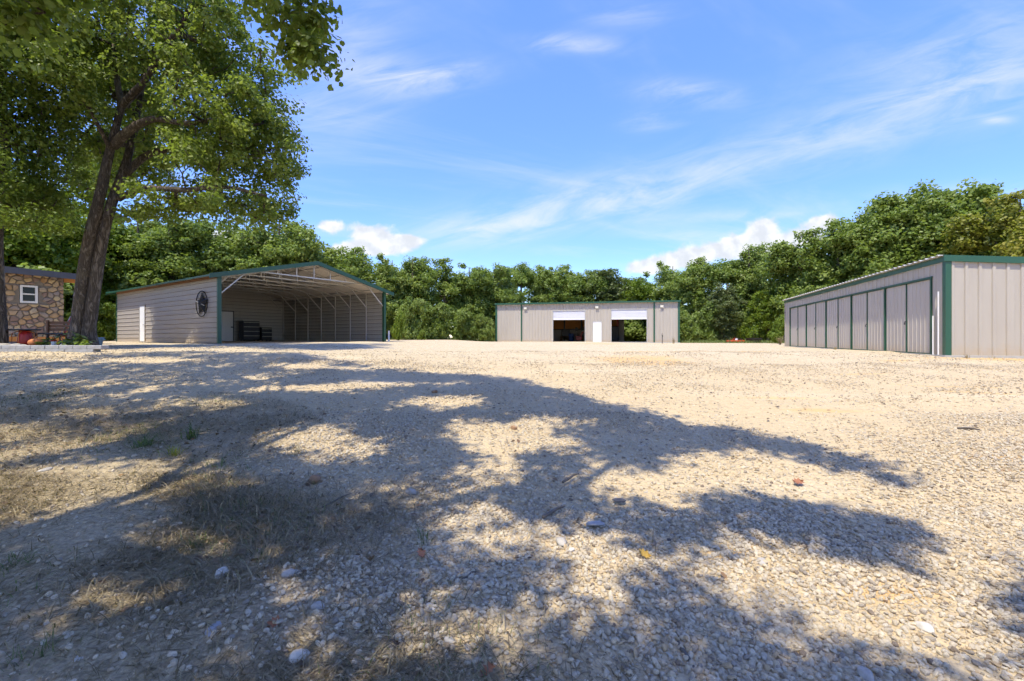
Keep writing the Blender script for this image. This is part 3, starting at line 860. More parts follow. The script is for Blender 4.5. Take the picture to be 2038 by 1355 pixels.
# ------------------------------------------------------------------ open carport barn on the left
def build_carport():
    O = Vector((-12.9, 19.85, 1.07)); v = Vector((0.565, 0.825)).normalized()
    rz = math.atan2(v.y, v.x)
    root = empty('carport_barn', O, rz)
    tag(root, 'large open-fronted metal carport barn with green trim and grey siding', 'barn')
    Mx = Matrix.Translation(O) @ Matrix.Rotation(rz, 4, 'Z')
    W, L, H, PD = 9.2, 13.4, 3.02, 11.4
    rise = 0.242
    roof = lambda x: H + min(x, W - x) * rise
    pitch = 0.2286
    # left outer wall in courses, cut for the walk door
    d0, d1, dh = 8.72, 9.45, 2.0
    n = int(H / pitch) + 1
    MB().box(.004, .03, .06, d0 - .05, 0, H).box(.004, .03, d1 + .05, L - .06, 0, H).box(.004, .03, d0 - .05, d1 + .05, dh + .05, H).build('shadow_line_backing', M['dark'], root)  # dark sheets behind the course gaps, standing in for shadow lines under the ribs
    MB().box(W + .006, W + .024, .06, L - .06, 0, H).build('shadow_line_backing', M['dark'], root)
    MB().box(.1, W - .1, PD + .004, PD + .018, 0, H).build('shadow_line_backing', M['dark'], root)
    for k in range(n):
        z0, z1 = k * pitch, min((k + 1) * pitch, H + .02)
        segs = [(0.06, L - .06)] if z0 > dh + .02 else [(0.06, d0 - .06), (d1 + .06, L - .06)]
        for a, b in segs:
            siding_strip(root, 'siding_course', 'y', 0.0, -1, a, b, z0, z1, M['siding'])
        siding_strip(root, 'siding_course', 'y', W, -1, 0.06, L - .06, z0, z1, M['inner'], .018)
        siding_strip(root, 'siding_course', 'y', W + .03, 1, 0.06, L - .06, z0, z1, M['siding'], .018)
    # end wall and inner partition
    nn = int((H + W / 2 * rise) / pitch) + 1
    for k in range(nn):
        z0, z1 = k * pitch, (k + 1) * pitch
        a = 0.0 if z1 <= H else (z1 - H) / rise
        if a < W / 2 - .05:
            siding_strip(root, 'siding_course', 'x', PD, -1, a + .05, W - a - .05, z0, z1, M['inner'], .016)
            siding_strip(root, 'siding_course', 'x', L, 1, a + .05, W - a - .05, z0, z1, M['siding'], .018)
    # gable boards closing the stepped tops of the partition
    m = MB(); m.add([(0, PD + .02, H - .3), (W, PD + .02, H - .3), (W, PD + .02, H), (W / 2, PD + .02, roof(W / 2)), (0, PD + .02, H)], [(0, 1, 2, 3, 4)]); m.build('gable_sheet', M['inner'], root)
    m = MB(); m.add([(0, L - .02, H - .3), (W, L - .02, H - .3), (W, L - .02, H), (W / 2, L - .02, roof(W / 2)), (0, L - .02, H)], [(4, 3, 2, 1, 0)]); m.build('gable_sheet', M['siding'], root)
    # doors
    dr = MB().box(-.03, .02, d0, d1, .06, dh).build('door', M['white'], root)
    MB().box(-.045, .03, d0 - .07, d0 - .002, 0, dh + .06).box(-.045, .03, d1 + .002, d1 + .07, 0, dh + .06).box(-.046, .03, d0 - .07, d1 + .07, dh + .002, dh + .07).build('frame', M['siding'], dr)
    MB().lathe([(.03, 0), (.035, .03), (.02, .06)], 10, (-.07, d0 + .09, .95)).build('handle', M['galv'], dr)
    pu = lambda p: along((O.x - .825 * PD, O.y + .565 * PD), (v.x, v.y), p)
    da = pu(463) - .92; db = pu(463)
    dr = MB().box(da, db, PD - .05, PD - .025, .03, 2.03).build('door', M['white'], root)
    MB().box(da - .07, da - .002, PD - .06, PD - .02, 0, 2.09).box(db + .002, db + .07, PD - .06, PD - .02, 0, 2.09).box(da - .07, db + .07, PD - .061, PD - .02, 2.032, 2.1).build('frame', M['dark'], dr)
    MB().box(db - .14, db - .02, PD - .12, PD - .051, .95, 1.02).build('handle', M['black'], dr)
    # steel frames
    G = M['galv']
    ys = [0.10 + 1.60 * k for k in range(8)]
    for i, y in enumerate(ys):
        for x in (0.075, W - 0.075):
            MB().bar((x, y, 0), (x, y, H), .065).build('post', M['green'] if i == 0 else G, root)
        for s in (0, 1):
            X = lambda t: t if s == 0 else W - t
            MB().bar((X(.05), y, roof(.05) - .05), (X(W / 2), y, roof(W / 2) - .05), .065).build('rafter', G, root)
            MB().bar((X(.1), y, 2.18), (X(1.15), y, roof(1.15) - .09), .05).build('knee_brace', G, root)
        th = H + .36
        tx = .36 / rise + .25
        MB().bar((tx, y, th), (W - tx, y, th), .06).build('tie_beam', G, root)
        for k in range(1, 6):
            x = tx + (W - 2 * tx) * k / 6
            MB().bar((x, y, th), (x, y, roof(x) - .08), .045).build('web_strut', G, root)
    # base rails
    for x in (.075, W - .075):
        MB().bar((x, .1, .04), (x, L - .05, .04), .07).build('base_rail', G, root)
    # purlins
    for s in (0, 1):
        for t in (.5, 1.7, 2.9, 4.1):
            x = t if s == 0 else W - t
            MB().bar((x, -.12, roof(t) + .0), (x, L, roof(t) + .0), .05, .035).build('purlin', G, root)
    # roof sheets, ribs down the slope
    ov = 0.42
    for s in (0, 1):
        y = -.25
        while y < L + .2:
            e = min(y + .92, L + .25)
            prof = [(y, 0)]; k = y + .12
            while k < e - .05:
                prof += [(k - .04, 0), (k - .02, .022), (k + .02, .022), (k + .04, 0)]; k += .2286
            prof.append((e - .003, 0))
            vs = []; fs = []
            for q, dz in prof:
                for t in (-ov, W / 2):
                    x = t if s == 0 else W - t
                    zz = H + t * rise + .03 + dz
                    vs += [(x, q, zz), (x, q, zz - .01)]
            for i in range(len(prof) - 1):
                a, b = 4 * i, 4 * i + 4
                q = [(a, a + 2, b + 2, b), (a + 1, b + 1, b + 3, a + 3), (a, b, b + 1, a + 1), (a + 2, a + 3, b + 3, b + 2)]
                fs += q if s == 1 else [f[::-1] for f in q]
            link('roof_sheet', mesh_from('roof_sheet', vs, fs), M['ceiling'], root)
            y = e
    # green trims
    for s in (0, 1):
        X = lambda t: t if s == 0 else W - t
        for y in (-.27, L + .27):
            m = MB(); vs = []
            for t in (-ov - .03, W / 2):
                for dy in (-.02, .02):
                    for dz in (-.13, .075):
                        vs.append((X(t), y + dy, H + t * rise + .03 + dz))
            m.add(vs, [(0, 1, 3, 2), (4, 6, 7, 5), (0, 4, 5, 1), (2, 3, 7, 6), (1, 5, 7, 3), (0, 2, 6, 4)])
            m.build('rake_trim', M['green'], root)
        MB().bar((X(-ov - .015), -.25, H - ov * rise + .02), (X(-ov - .015), L + .25, H - ov * rise + .02), .03, .075).build('eave_trim', M['green'], root)
        MB().box(min(X(-.035), X(.12)), max(X(-.035), X(.12)), -.045, .055, -.1, H + .05).build('corner_trim', M['green'], root)
        MB().box(min(X(-.035), X(.08)), max(X(-.035), X(.08)), L - .06, L + .045, -.1, H).build('corner_trim', M['green'], root)
    MB().bar((W / 2, -.26, roof(W / 2) + .06), (W / 2, L + .26, roof(W / 2) + .06), .3, .03).build('ridge_cap', M['green'], root)
    # soffit batten seen as a tan line under the left eave
    MB().box(-.05, -.012, .1, L - .1, H - .14, H - .02).build('eave_rail', M['wood'], root)

    # round star ornament hung on the left wall
    st = empty('metal_star', Mx @ Vector((-.05, 1.45, 1.80)), rz)
    tag(st, 'round black metal star ornament hung on the grey barn siding', 'ornament')
    ring = [(-.03, .58 * math.cos(a), .58 * math.sin(a)) for a in np.linspace(0, 2 * math.pi, 40, endpoint=False)]
    MB().tube(ring, .022, 8, True).build('ring', M['matte'], st, True)
    vs = [(-.16, 0, 0), (0.0, 0, 0)]; fs = []
    for k in range(10):
        a = math.pi / 2 + k * math.pi / 5; r = .57 if k % 2 == 0 else .29
        vs.append((-.01, r * math.cos(a), r * math.sin(a)))
    for k in range(10):
        fs.append((0, 2 + k, 2 + (k + 1) % 10)); fs.append((1, 2 + (k + 1) % 10, 2 + k))
    m = MB(); m.add(vs, fs); m.build('star', M['matte'], st)
    MB().bar((-.09, -.44, -.10), (-.09, .44, .14), .03).build('bar', M['galv'], st)

    # black drawer units against the partition
    for (pa, pb, h, lv, lab) in ((468, 503, 1.42, 4, 'taller black tool chest with pale drawer edges beside inner barn door'),
                                 (504.5, 527, 1.0, 3, 'shorter black tool chest with pale drawer edges deep inside the barn')):
        a, b = pu(pa), pu(pb)
        e = empty('tool_chest', Mx @ Vector(((a + b) / 2, PD - .75, .03)), rz); tag(e, lab, 'tool chest')
        w = (b - a) * .94
        MB().bevel_box(-w / 2, w / 2, -.3, .3, .08, h - .04, .02).build('body', M['black'], e)
        for k in range(lv):
            z0 = .12 + (h - .2) * k / lv; z1 = .12 + (h - .2) * (k + 1) / lv - .03
            dd = MB().box(-w / 2 + .02, w / 2 - .02, -.325, -.302, z0, z1).build('drawer', M['black'], e)
            MB().box(-w / 2 + .03, w / 2 - .03, -.36, -.326, z1 - .05, z1 - .005).build('handle', M['edge'], dd)
        MB().box(-w / 2 - .02, w / 2 + .02, -.33, .32, h - .04, h).build('top', M['edge'], e)
        for sx in (-w / 2 + .1, w / 2 - .1):
            for sy in (-.22, .22):
                MB().tube([(sx - .02, sy, .04), (sx + .02, sy, .04)], .045, 8).build('caster', M['dark'], e)
    # small white meter post at the right corner
    p = at(774, 673, 28.2)
    e = empty('marker_post', (p.x, p.y, gz(p.x, p.y)), .3); tag(e, 'short white marker post beside right corner of the carport', 'post')
    MB().bevel_box(-.05, .05, -.04, .04, -.1, .62, .01).build('post', M['white'], e)
    MB().bevel_box(-.06, .06, -.05, .05, .621, .67, .015).build('cap', M['white'], e)
    return Mx


build_carport()


# ------------------------------------------------------------------ stone cottage at the left edge
def clip_poly(poly, px, py, nx, ny):
    out = []
    for i in range(len(poly)):
        a, b = poly[i], poly[(i + 1) % len(poly)]
        da = (a[0] - px) * nx + (a[1] - py) * ny; db = (b[0] - px) * nx + (b[1] - py) * ny
        if da <= 0: out.append(a)
        if (da < 0 < db) or (db < 0 < da):
            t = da / (da - db); out.append((a[0] + (b[0] - a[0]) * t, a[1] + (b[1] - a[1]) * t))
    return out


def build_cottage():
    O = Vector((-17.84, 18.0, 1.06))
    root = empty('stone_cottage', O, math.atan2(.835, .55))
    tag(root, 'small cottage faced in tan fieldstone with slate blue roof edge at left', 'house')
    WL = 3.4; H0 = 2.66; slope = 0.02          # roof rises to the left
    top = lambda x: H0 - x * slope
    wx0, wx1, wz0, wz1 = -1.20, -.73, 1.58, 2.25
    wall = empty('wall', (0, 0, 0)); wall.parent = root
    MB().box(-WL, wx0 - .02, .0, .25, 0.0, 2.6).box(wx1 + .02, -.02, .0, .25, 0, 2.6).box(wx0 - .02, wx1 + .02, .0, .25, 0, wz0 - .02).box(wx0 - .02, wx1 + .02, .001, .25, wz1 + .02, 2.6).build('mortar', M['mortar'], wall)
    m = MB(); m.add([(-WL, .002, 2.6), (-.02, .002, 2.6), (-.02, .002, top(0)), (-WL, .002, top(-WL))], [(0, 1, 2, 3)]); m.build('mortar', M['mortar'], wall)
    r = random.Random(11)
    pts = []
    tries = 0
    while len(pts) < 300 and tries < 20000:
        tries += 1
        x, z = r.uniform(-WL, 0), r.uniform(0, 3.25)
        md = r.uniform(.11, .23)
        if all(((x - a) / 1.1) ** 2 + (z - b) ** 2 > md * md for a, b in pts): pts.append((x, z))
    for i, (x, z) in enumerate(pts):
        poly = [(-WL, 0), (0, 0), (0, top(0)), (-WL, top(-WL))]
        for j, (a, b) in enumerate(pts):
            if j == i or (a - x) ** 2 + (b - z) ** 2 > 2.2: continue
            dx, dz = (a - x) / 1.15, (b - z)
            poly = clip_poly(poly, (a + x) / 2, (b + z) / 2, dx, dz)
            if len(poly) < 3: break
        if len(poly) < 3: continue
        cx = sum(p[0] for p in poly) / len(poly); cz = sum(p[1] for p in poly) / len(poly)
        # keep clear of the window
        if wx0 - .05 < cx < wx1 + .05 and wz0 - .05 < cz < wz1 + .05: continue
        if cx < wx0: poly = clip_poly(poly, wx0 - .03, 0, 1, 0) if wz0 - .05 < cz < wz1 + .05 else poly
        elif cx > wx1: poly = clip_poly(poly, wx1 + .03, 0, -1, 0) if wz0 - .05 < cz < wz1 + .05 else poly
        if cz >= wz1 and wx0 - .4 < cx < wx1 + .4: poly = clip_poly(poly, 0, wz1 + .03, 0, -1)
        if cz <= wz0 and wx0 - .4 < cx < wx1 + .4: poly = clip_poly(poly, 0, wz0 - .03, 0, 1)
        # round the corners, then pull in for the joint
        q = []
        for k in range(len(poly)):
            a, b = poly[k], poly[(k + 1) % len(poly)]
            cut = r.uniform(.07, .2); q.append((a[0] * (1 - cut) + b[0] * cut, a[1] * (1 - cut) + b[1] * cut)); q.append((a[0] * cut + b[0] * (1 - cut), a[1] * cut + b[1] * (1 - cut)))
        if len(q) < 6: continue
        cx = sum(p[0] for p in q) / len(q); cz = sum(p[1] for p in q) / len(q)
        def inset(dm):
            o = []
            for a, b in q:
                l = math.hypot(a - cx, b - cz) or 1; f = max(0.3, 1 - dm / l); o.append((cx + (a - cx) * f, cz + (b - cz) * f))
            return o
        dep = r.uniform(.04, .085)
        nq = len(q); vs = [(a, .03, b) for a, b in inset(.018)] + [(a, -dep * .75, b) for a, b in inset(.022)] + [(a, -dep, b) for a, b in inset(.055)]
        fs = []
        for lv in range(2):
            for k in range(nq):
                fs.append((lv * nq + k, lv * nq + (k + 1) % nq, lv * nq + nq + (k + 1) % nq, lv * nq + nq + k))
        fs.append(tuple(range(2 * nq, 3 * nq)))
        link('stone', mesh_from('stone', vs, fs), M['fieldstone'], wall)
    # side wall facing the yard and the rest of the box
    MB().box(-.25, -.021, .252, 6, 0, H0 - .02).build('side_wall', M['mortar'], root)
    MB().box(-WL, -.26, 5.8, 6, 0, H0 - .02).build('back_wall', M['mortar'], root)
    # window
    w = empty('window', (0, 0, 0)); w.parent = root
    f = MB().box(wx0, wx0 + .07, -.03, .08, wz0, wz1).box(wx1 - .07, wx1, -.03, .08, wz0, wz1).box(wx0 + .07, wx1 - .07, -.03, .08, wz1 - .07, wz1).box(wx0 + .07, wx1 - .07, -.03, .08, wz0, wz0 + .07)
    f.box(wx0 + .07, wx1 - .07, -.02, .07, (wz0 + wz1) / 2 - .025, (wz0 + wz1) / 2 + .025)
    f.build('frame', M['white'], w)
    mid = (wz0 + wz1) / 2
    MB().box(wx0 + .07, wx1 - .07, .03, .04, wz0 + .07, mid - .025).build('pane', M['glass'], w)
    MB().box(wx0 + .07, wx1 - .07, .02, .03, mid + .025, wz1 - .07).build('pane', M['glass'], w)
    # lean-to roof with a wide overhang to the right
    m = MB(); vs = []
    for x in (-WL - .3, .45):
        for y in (-.45, 6.3):
            for dz in (.0, .10):
                vs.append((x, y, top(x) + .02 + dz))
    m.add(vs, [(0, 2, 3, 1), (4, 5, 7, 6), (0, 1, 5, 4), (2, 6, 7, 3), (1, 3, 7, 5), (0, 4, 6, 2)])
    rf = m.build('roof', M['roofblue'], root)
    m = MB(); vs = []
    for x in (-WL - .32, .47):
        for y in (-.50, -.452):
            for dz in (-.10, .13):
                vs.append((x, y, top(x) + .02 + dz))
    m.add(vs, [(0, 2, 3, 1), (4, 5, 7, 6), (0, 1, 5, 4), (2, 6, 7, 3), (1, 3, 7, 5), (0, 4, 6, 2)])
    m.build('fascia', M['roofblue'], rf)
    MB().bar((.0, .1, top(0) - .1), (.43, .1, top(.43) - .1), .14, .16).build('rafter_tail', M['osb'], rf)
    MB().box(-WL, -.0, -.16, -.07, -.1, .30).build('plinth_board', M['osb'], root)


build_cottage()


# ------------------------------------------------------------------ trees
LEAF6 = np.array([[0, 0, 0], [-.30, .30, .06], [-.26, .72, .05], [0, 1, -.05], [.26, .72, .05], [.30, .30, .06]])      # folded leaf, base to tip along y
LEAF6F = np.array([[0, 3, 2, 1], [0, 5, 4, 3]])
LEAF4 = np.array([[-.34, .0, 0], [.34, .05, .03], [.30, 1, .0], [-.30, .92, -.04]])
LEAF4F = np.array([[0, 1, 2, 3]])


def leaf_cloud(r, pos, nrm, size, fine=True, tone=None):
    """arrays of leaves at pos facing nrm"""
    n = len(pos)
    T, F = (LEAF6, LEAF6F) if fine else (LEAF4, LEAF4F)
    nrm = nrm / np.linalg.norm(nrm, axis=1, keepdims=True)
    a = r.normal(size=(n, 3)); a[:, 2] -= .35
    a -= nrm * (a * nrm).sum(1, keepdims=True); a /= np.linalg.norm(a, axis=1, keepdims=True)
    b = np.cross(a, nrm)
    s = size[:, None, None]
    v = pos[:, None, :] + s * (T[None, :, 0:1] * b[:, None, :] + (T[None, :, 1:2] - .3) * a[:, None, :] + T[None, :, 2:3] * nrm[:, None, :])
    k = len(T)
    f = (F[None] + (np.arange(n) * k)[:, None, None]).reshape(-1, 4)
    t = np.repeat(tone if tone is not None else r.random(n), k)
    return v.reshape(-1, 3), f, t


def clump_leaves(r, tips, per, rad, size, fine, flat=.7, up=.55, tone_mid=.45):
    tips = np.asarray(tips, float)
    k = len(tips)
    per_i = np.full(k, per)
    c = np.repeat(tips, per_i, 0)
    n = len(c)
    d = r.normal(size=(n, 3)); d /= np.linalg.norm(d, axis=1, keepdims=True)
    rr = (r.random(n) ** .45)[:, None]
    radv = np.repeat(r.uniform(.55, 1.4, k) * rad, per_i)[:, None]
    off = d * rr * radv; off[:, 2] *= flat
    nrm = d * .8 + r.normal(size=(n, 3)) * .55; nrm[:, 2] += up
    ct = np.repeat(r.normal(0, .13, k), per_i)
    tone = np.clip(tone_mid + ct + r.normal(0, .16, n), 0, 1)
    sz = size * r.uniform(.65, 1.3, n)
    return leaf_cloud(r, c + off, nrm, sz, fine, tone)


def grow(r, stems, tips, seg=.5, tip_r=.012, expo=.5, first=.35, lift=.15):
    """stems: list of (points, radii). returns (branch polylines with radii)"""
    P = []; par = []; rad0 = []; ok = []
    branches = []
    for pts, radii in stems:
        idx = []
        for i, (p, q) in enumerate(zip(pts, radii)):
            P.append(np.array(p, float)); par.append(len(P) - 2 if i else -1); rad0.append(q); ok.append(i / (len(pts) - 1) >= first); idx.append(len(P) - 1)
        branches.append(idx)
    tips = np.asarray(tips, float)
    A = np.array(P)
    d0 = np.array([np.min(np.linalg.norm(A - t, axis=1)) for t in tips])
    cnt = [0] * len(P)
    arr = np.zeros((len(P) + len(tips) * 14 + 10, 3)); arr[:len(P)] = A
    okm = np.zeros(len(arr), bool); okm[:len(P)] = ok
    for ti in np.argsort(d0):
        t = tips[ti]; n = len(P)
        dv = t - arr[:n]; dist = np.linalg.norm(dv, axis=1)
        cost = dist + .7 * np.maximum(0, -dv[:, 2]) + np.where(okm[:n], 0, 1e6)
        j = int(np.argmin(cost))
        s = arr[j]; L = dist[j]
        m = int(min(12, max(1, round(L / seg))))
        ctrl = (s + t) / 2 + r.normal(size=3) * L * .10 + np.array([0, 0, lift * L])
        idx = [j]
        for q in range(1, m + 1):
            u = q / m
            p = (1 - u) ** 2 * s + 2 * u * (1 - u) * ctrl + u * u * t
            P.append(p); arr[len(P) - 1] = p; okm[len(P) - 1] = True; par.append(idx[-1]); rad0.append(None); cnt.append(0); idx.append(len(P) - 1)
        branches.append(idx)
        k = idx[-1]
        while k >= 0:
            cnt[k] += 1; k = par[k]
    rad = [rad0[i] if rad0[i] is not None else tip_r * max(1, cnt[i]) ** expo for i in range(len(P))]
    out = []
    for bi, idx in enumerate(branches):
        if len(idx) < 2: continue
        rr = [rad[i] for i in idx]
        if rad0[idx[1]] is None:
            rr[0] = min(rr[0], rr[1] * 1.15)
        out.append(([P[i] for i in idx], rr))
    return out


def wood_mesh(branches, min_r=0.0, n_big=9, n_small=4, wob=0.0, r=None):
    m = MB()
    for pts, rr in branches:
        if max(rr) < min_r: continue
        n = n_big if max(rr) > .12 else (6 if max(rr) > .05 else n_small)
        m.tube(pts, rr, n)
    return m


def ellipsoid_tips(r, blobs, n, dmin, shell=.45, keep=None):
    """random points in a union of ellipsoids, mostly in their outer part"""
    out = np.zeros((0, 3)); vol = np.array([b[3] * b[4] * b[5] for b in blobs]) ** .8; vol /= vol.sum()
    tries = 0
    pts = []
    while len(pts) < n and tries < n * 40:
        tries += 1
        b = blobs[r.choice(len(blobs), p=vol)]
        d = r.normal(size=3); d /= np.linalg.norm(d)
        q = (shell + (1 - shell) * r.random()) if r.random() < .8 else r.random()
        p = np.array(b[:3]) + d * q * np.array(b[3:6])
        if keep is not None and not keep(p): continue
        if pts and np.min(np.linalg.norm(np.array(pts[-400:]) - p, axis=1)) < dmin: continue
        pts.append(p)
    return np.array(pts)


def smooth_path(pts, radii, sub=4):
    """Catmull-Rom through the given points"""
    P = [np.array(p, float) for p in pts]
    out = []; ro = []
    for i in range(len(P) - 1):
        p0, p1, p2, p3 = P[max(i - 1, 0)], P[i], P[i + 1], P[min(i + 2, len(P) - 1)]
        for k in range(sub):
            u = k / sub
            out.append(.5 * ((2 * p1) + (-p0 + p2) * u + (2 * p0 - 5 * p1 + 4 * p2 - p3) * u * u + (-p0 + 3 * p1 - 3 * p2 + p3) * u ** 3))
            ro.append(radii[i] * (1 - u) + radii[i + 1] * u)
    out.append(P[-1]); ro.append(radii[-1])
    return out, ro


def gnarled(m, r, amp=.05):
    """uneven bark ridges on thick wood"""
    for i, v in enumerate(m.v):
        f = math.sin(v.x * 9 + v.z * 1.3) * math.cos(v.y * 11 - v.z * 1.7) + .6 * math.sin(v.z * 5.1 + v.x * 17)
        v += Vector((math.cos(v.z * 3 + v.y * 8), math.sin(v.z * 2.3 + v.x * 8), 0)) * f * amp * .5
    return m


def full_tree(name, loc, stems, tips, label, cat, leafmat, per, crad, size, fine, seed, group=None, thick=None, tip_r=.011, up=.55, tone=.45, extra=None, lift=.15, first=.35, coarse=0):
    r = np.random.default_rng(seed)
    root = empty(name, loc); tag(root, label, cat, group)
    L = np.array(loc)
    stems = [([np.array(p) - L for p in pts], rr) for pts, rr in stems]
    tips = np.asarray(tips) - L
    br = grow(r, stems, tips, tip_r=tip_r, lift=lift, first=first)
    ns = len(stems)
    big = [b for i, b in enumerate(br) if i < ns or max(b[1]) > .05]
    small = [b for i, b in enumerate(br) if not (i < ns or max(b[1]) > .05)]
    for i in range(ns):
        m = wood_mesh(br[i:i + 1], n_big=16); gnarled(m, r, .02)
        m.build('trunk' if i == 0 else 'limb', M['bark'], root, True)
    mb = wood_mesh(br[ns:])
    if mb.v: tag(mb.build('branches', M['bark'], root, True), kind='stuff')
    v, f, t = clump_leaves(r, tips[coarse:], per, crad, size, fine, up=up, tone_mid=tone)
    if coarse:
        v2, f2, t2 = clump_leaves(r, tips[:coarse], 66, crad * .86, size * .82, False, up=up, tone_mid=tone)
        f = np.concatenate([f, f2 + len(v)]); v = np.concatenate([v, v2]); t = np.concatenate([t, t2])
    link('crown', big_mesh('crown', v, f, leafmat, False, {'tone': t}), None, root)
    return root


# ---- the big leaning oak beside the barn
YT = 13.4
def tp(px, py, dy=0.0):
    p = at(px, py, YT + dy); return (p.x, p.y, p.z)
oak_loc = (at(168, 690, YT).x, YT, gz(at(168, 690, YT).x, YT) - .02)
s1 = smooth_path([(oak_loc[0] - .26, YT, oak_loc[2] - .2), tp(152, 665), tp(155, 640), tp(164, 560), tp(179, 470), tp(199, 390, .05), tp(214, 320, .1), tp(223, 285, .1), tp(237, 230, .1), tp(240, 205, .1), tp(232, 150, .2), tp(226, 90, .3), tp(228, 30, .3), tp(236, -50, .3)],
                 [.27, .185, .165, .155, .148, .135, .12, .11, .097, .088, .075, .06, .045, .03])
s2 = smooth_path([(oak_loc[0] + .14, YT + .06, oak_loc[2] - .2), tp(177, 665, .1), tp(179, 640, .1), tp(190, 560, .15), tp(204, 470, .2), tp(224, 400, .3), tp(244, 345, .5), tp(260, 290, .7), tp(275, 220, 1.0), tp(290, 120, 1.4), tp(300, 0, 1.6)],
                 [.25, .18, .165, .155, .148, .13, .115, .10, .08, .055, .03])
s3 = smooth_path([tp(224, 290, .1), tp(248, 268, 0), tp(272, 250, -.1), tp(310, 236, -.3), tp(370, 245, -.5), tp(440, 238, -.6), tp(500, 250, -.6)], [.14, .13, .115, .09, .07, .05, .03])
s4 = smooth_path([tp(240, 212, .1), tp(262, 190, 0), tp(285, 165, -.2), tp(318, 110, -.5), tp(360, 50, -.8), tp(400, -30, -1)], [.12, .11, .10, .08, .06, .04])
s5 = smooth_path([tp(250, 345, .5), tp(300, 305, .9), tp(370, 300, 1.2), tp(450, 325, 1.4), tp(520, 330, 1.5)], [.12, .10, .08, .06, .035])
s6 = smooth_path([tp(236, 395, .3), tp(290, 375, .0), tp(370, 378, -.6), tp(450, 372, -1.0), tp(530, 390, -1.2)], [.10, .085, .07, .05, .03])
s7 = smooth_path([tp(222, 300, .1), tp(190, 240, -.5), tp(150, 170, -.9), tp(120, 120, -1.2)], [.07, .05, .03, .012])
r_ = np.random.default_rng(21)
def bl(px, py, rx, rz, dy=0.0, ry=None):
    p = at(px, py, YT + dy); k = YT / FPX
    return (p.x, p.y, p.z, rx * k, (ry or (rx + rz) / 2 * k), rz * k)
oak_blobs = [bl(330, 60, 170, 110, .3, 2.6), bl(420, 170, 130, 100, 0, 2.6), bl(500, 230, 85, 85, -.2, 2.2), bl(480, 330, 95, 70, .2, 2.4), bl(500, 410, 70, 50, -.2, 2.0), bl(380, 400, 90, 40, .6, 2.0),
             bl(370, 280, 100, 60, 1.0, 2.2), bl(220, 130, 110, 110, .8, 2.4), bl(150, 260, 60, 60, 1.4, 1.6), bl(330, -120, 190, 120, .3, 3.2), bl(240, 300, 60, 60, 1.8, 1.4), bl(300, 420, 60, 30, .5, 1.4), bl(540, 150, 40, 50, 0, 1.2), bl(205, 395, 32, 26, -.4, .5), bl(190, 330, 30, 26, -.2, .5), bl(125, 120, 60, 55, -1.2, .9), bl(170, 200, 50, 50, -.8, .8), bl(420, 60, 90, 80, -.6, 1.6), bl(530, 300, 60, 80, 0, 1.8), bl(525, 405, 55, 45, 0, 1.6), bl(545, 230, 45, 60, 0, 1.4)]
oak_blobs += [(-15.0, 18.0, 8.4, 1.9, 1.3, 1.5), (-13.4, 17.2, 9.2, 1.9, 1.3, 1.6), (-14.2, 16.2, 10.5, 2.2, 1.6, 1.6)]
def limbs_clear(p):
    qx, qy = CX + FPX * p[0] / p[1], HY - FPX * (p[2] - CAM.z) / p[1]
    return not (p[1] < YT + .7 and 168 < qx < 310 and 110 < qy < 400 and (qx + qy * .3) % 41 > 7)
oak_tips = ellipsoid_tips(r_, oak_blobs, 700, .36, .35, limbs_clear)
full_tree('oak_tree', oak_loc, [s1, s2, s3, s4, s5, s6, s7], oak_tips, 'tall double-stemmed oak leaning over the flower bed beside the barn', 'tree', M['leaf_near'], 138, .48, .102, True, 31, tone=.66, first=.42)

# ---- the oak at the left edge whose trunk just shows
YL = 12.6
lx = at(-16, 690, YL).x
lt = smooth_path([(lx, YL, gz(lx, YL) - .2), (lx + .02, YL, 2.6), (lx + .0, YL, 4.5), (lx + .15, YL + .1, 6.5), (lx + .1, YL + .1, 8.5), (lx + .3, YL, 11)], [.36, .24, .22, .19, .14, .07])
l2 = smooth_path([(lx, YL, 4.6), (lx + .9, YL - .3, 5.8), (lx + 1.6, YL - .6, 6.6), (lx + 2.2, YL - .8, 7.6)], [.07, .05, .03, .012])
def bl2(px, py, rx, rz, dy=0.0, ry=1.8):
    p = at(px, py, YL + dy); k = YL / FPX
    return (p.x, p.y, p.z, rx * k, ry, rz * k)
le_blobs = [bl2(20, 60, 110, 90), bl2(60, 150, 85, 70), bl2(40, 250, 100, 70, .3), bl2(90, 330, 60, 60, .5, 1.4), bl2(30, 400, 80, 50, .2), bl2(-120, 200, 140, 180), bl2(-60, 0, 170, 120), bl2(110, 30, 60, 50), bl2(70, 440, 60, 28, -.3, 1.2), bl2(0, 340, 70, 60, -.6)]
full_tree('oak_tree', (lx, YL, gz(lx, YL)), [lt], ellipsoid_tips(np.random.default_rng(5), le_blobs, 420, .36, .3), 'oak at left picture edge whose dark trunk stands before stone cottage', 'tree', M['leaf_near'], 135, .50, .095, True, 33, tone=.60, lift=.08)

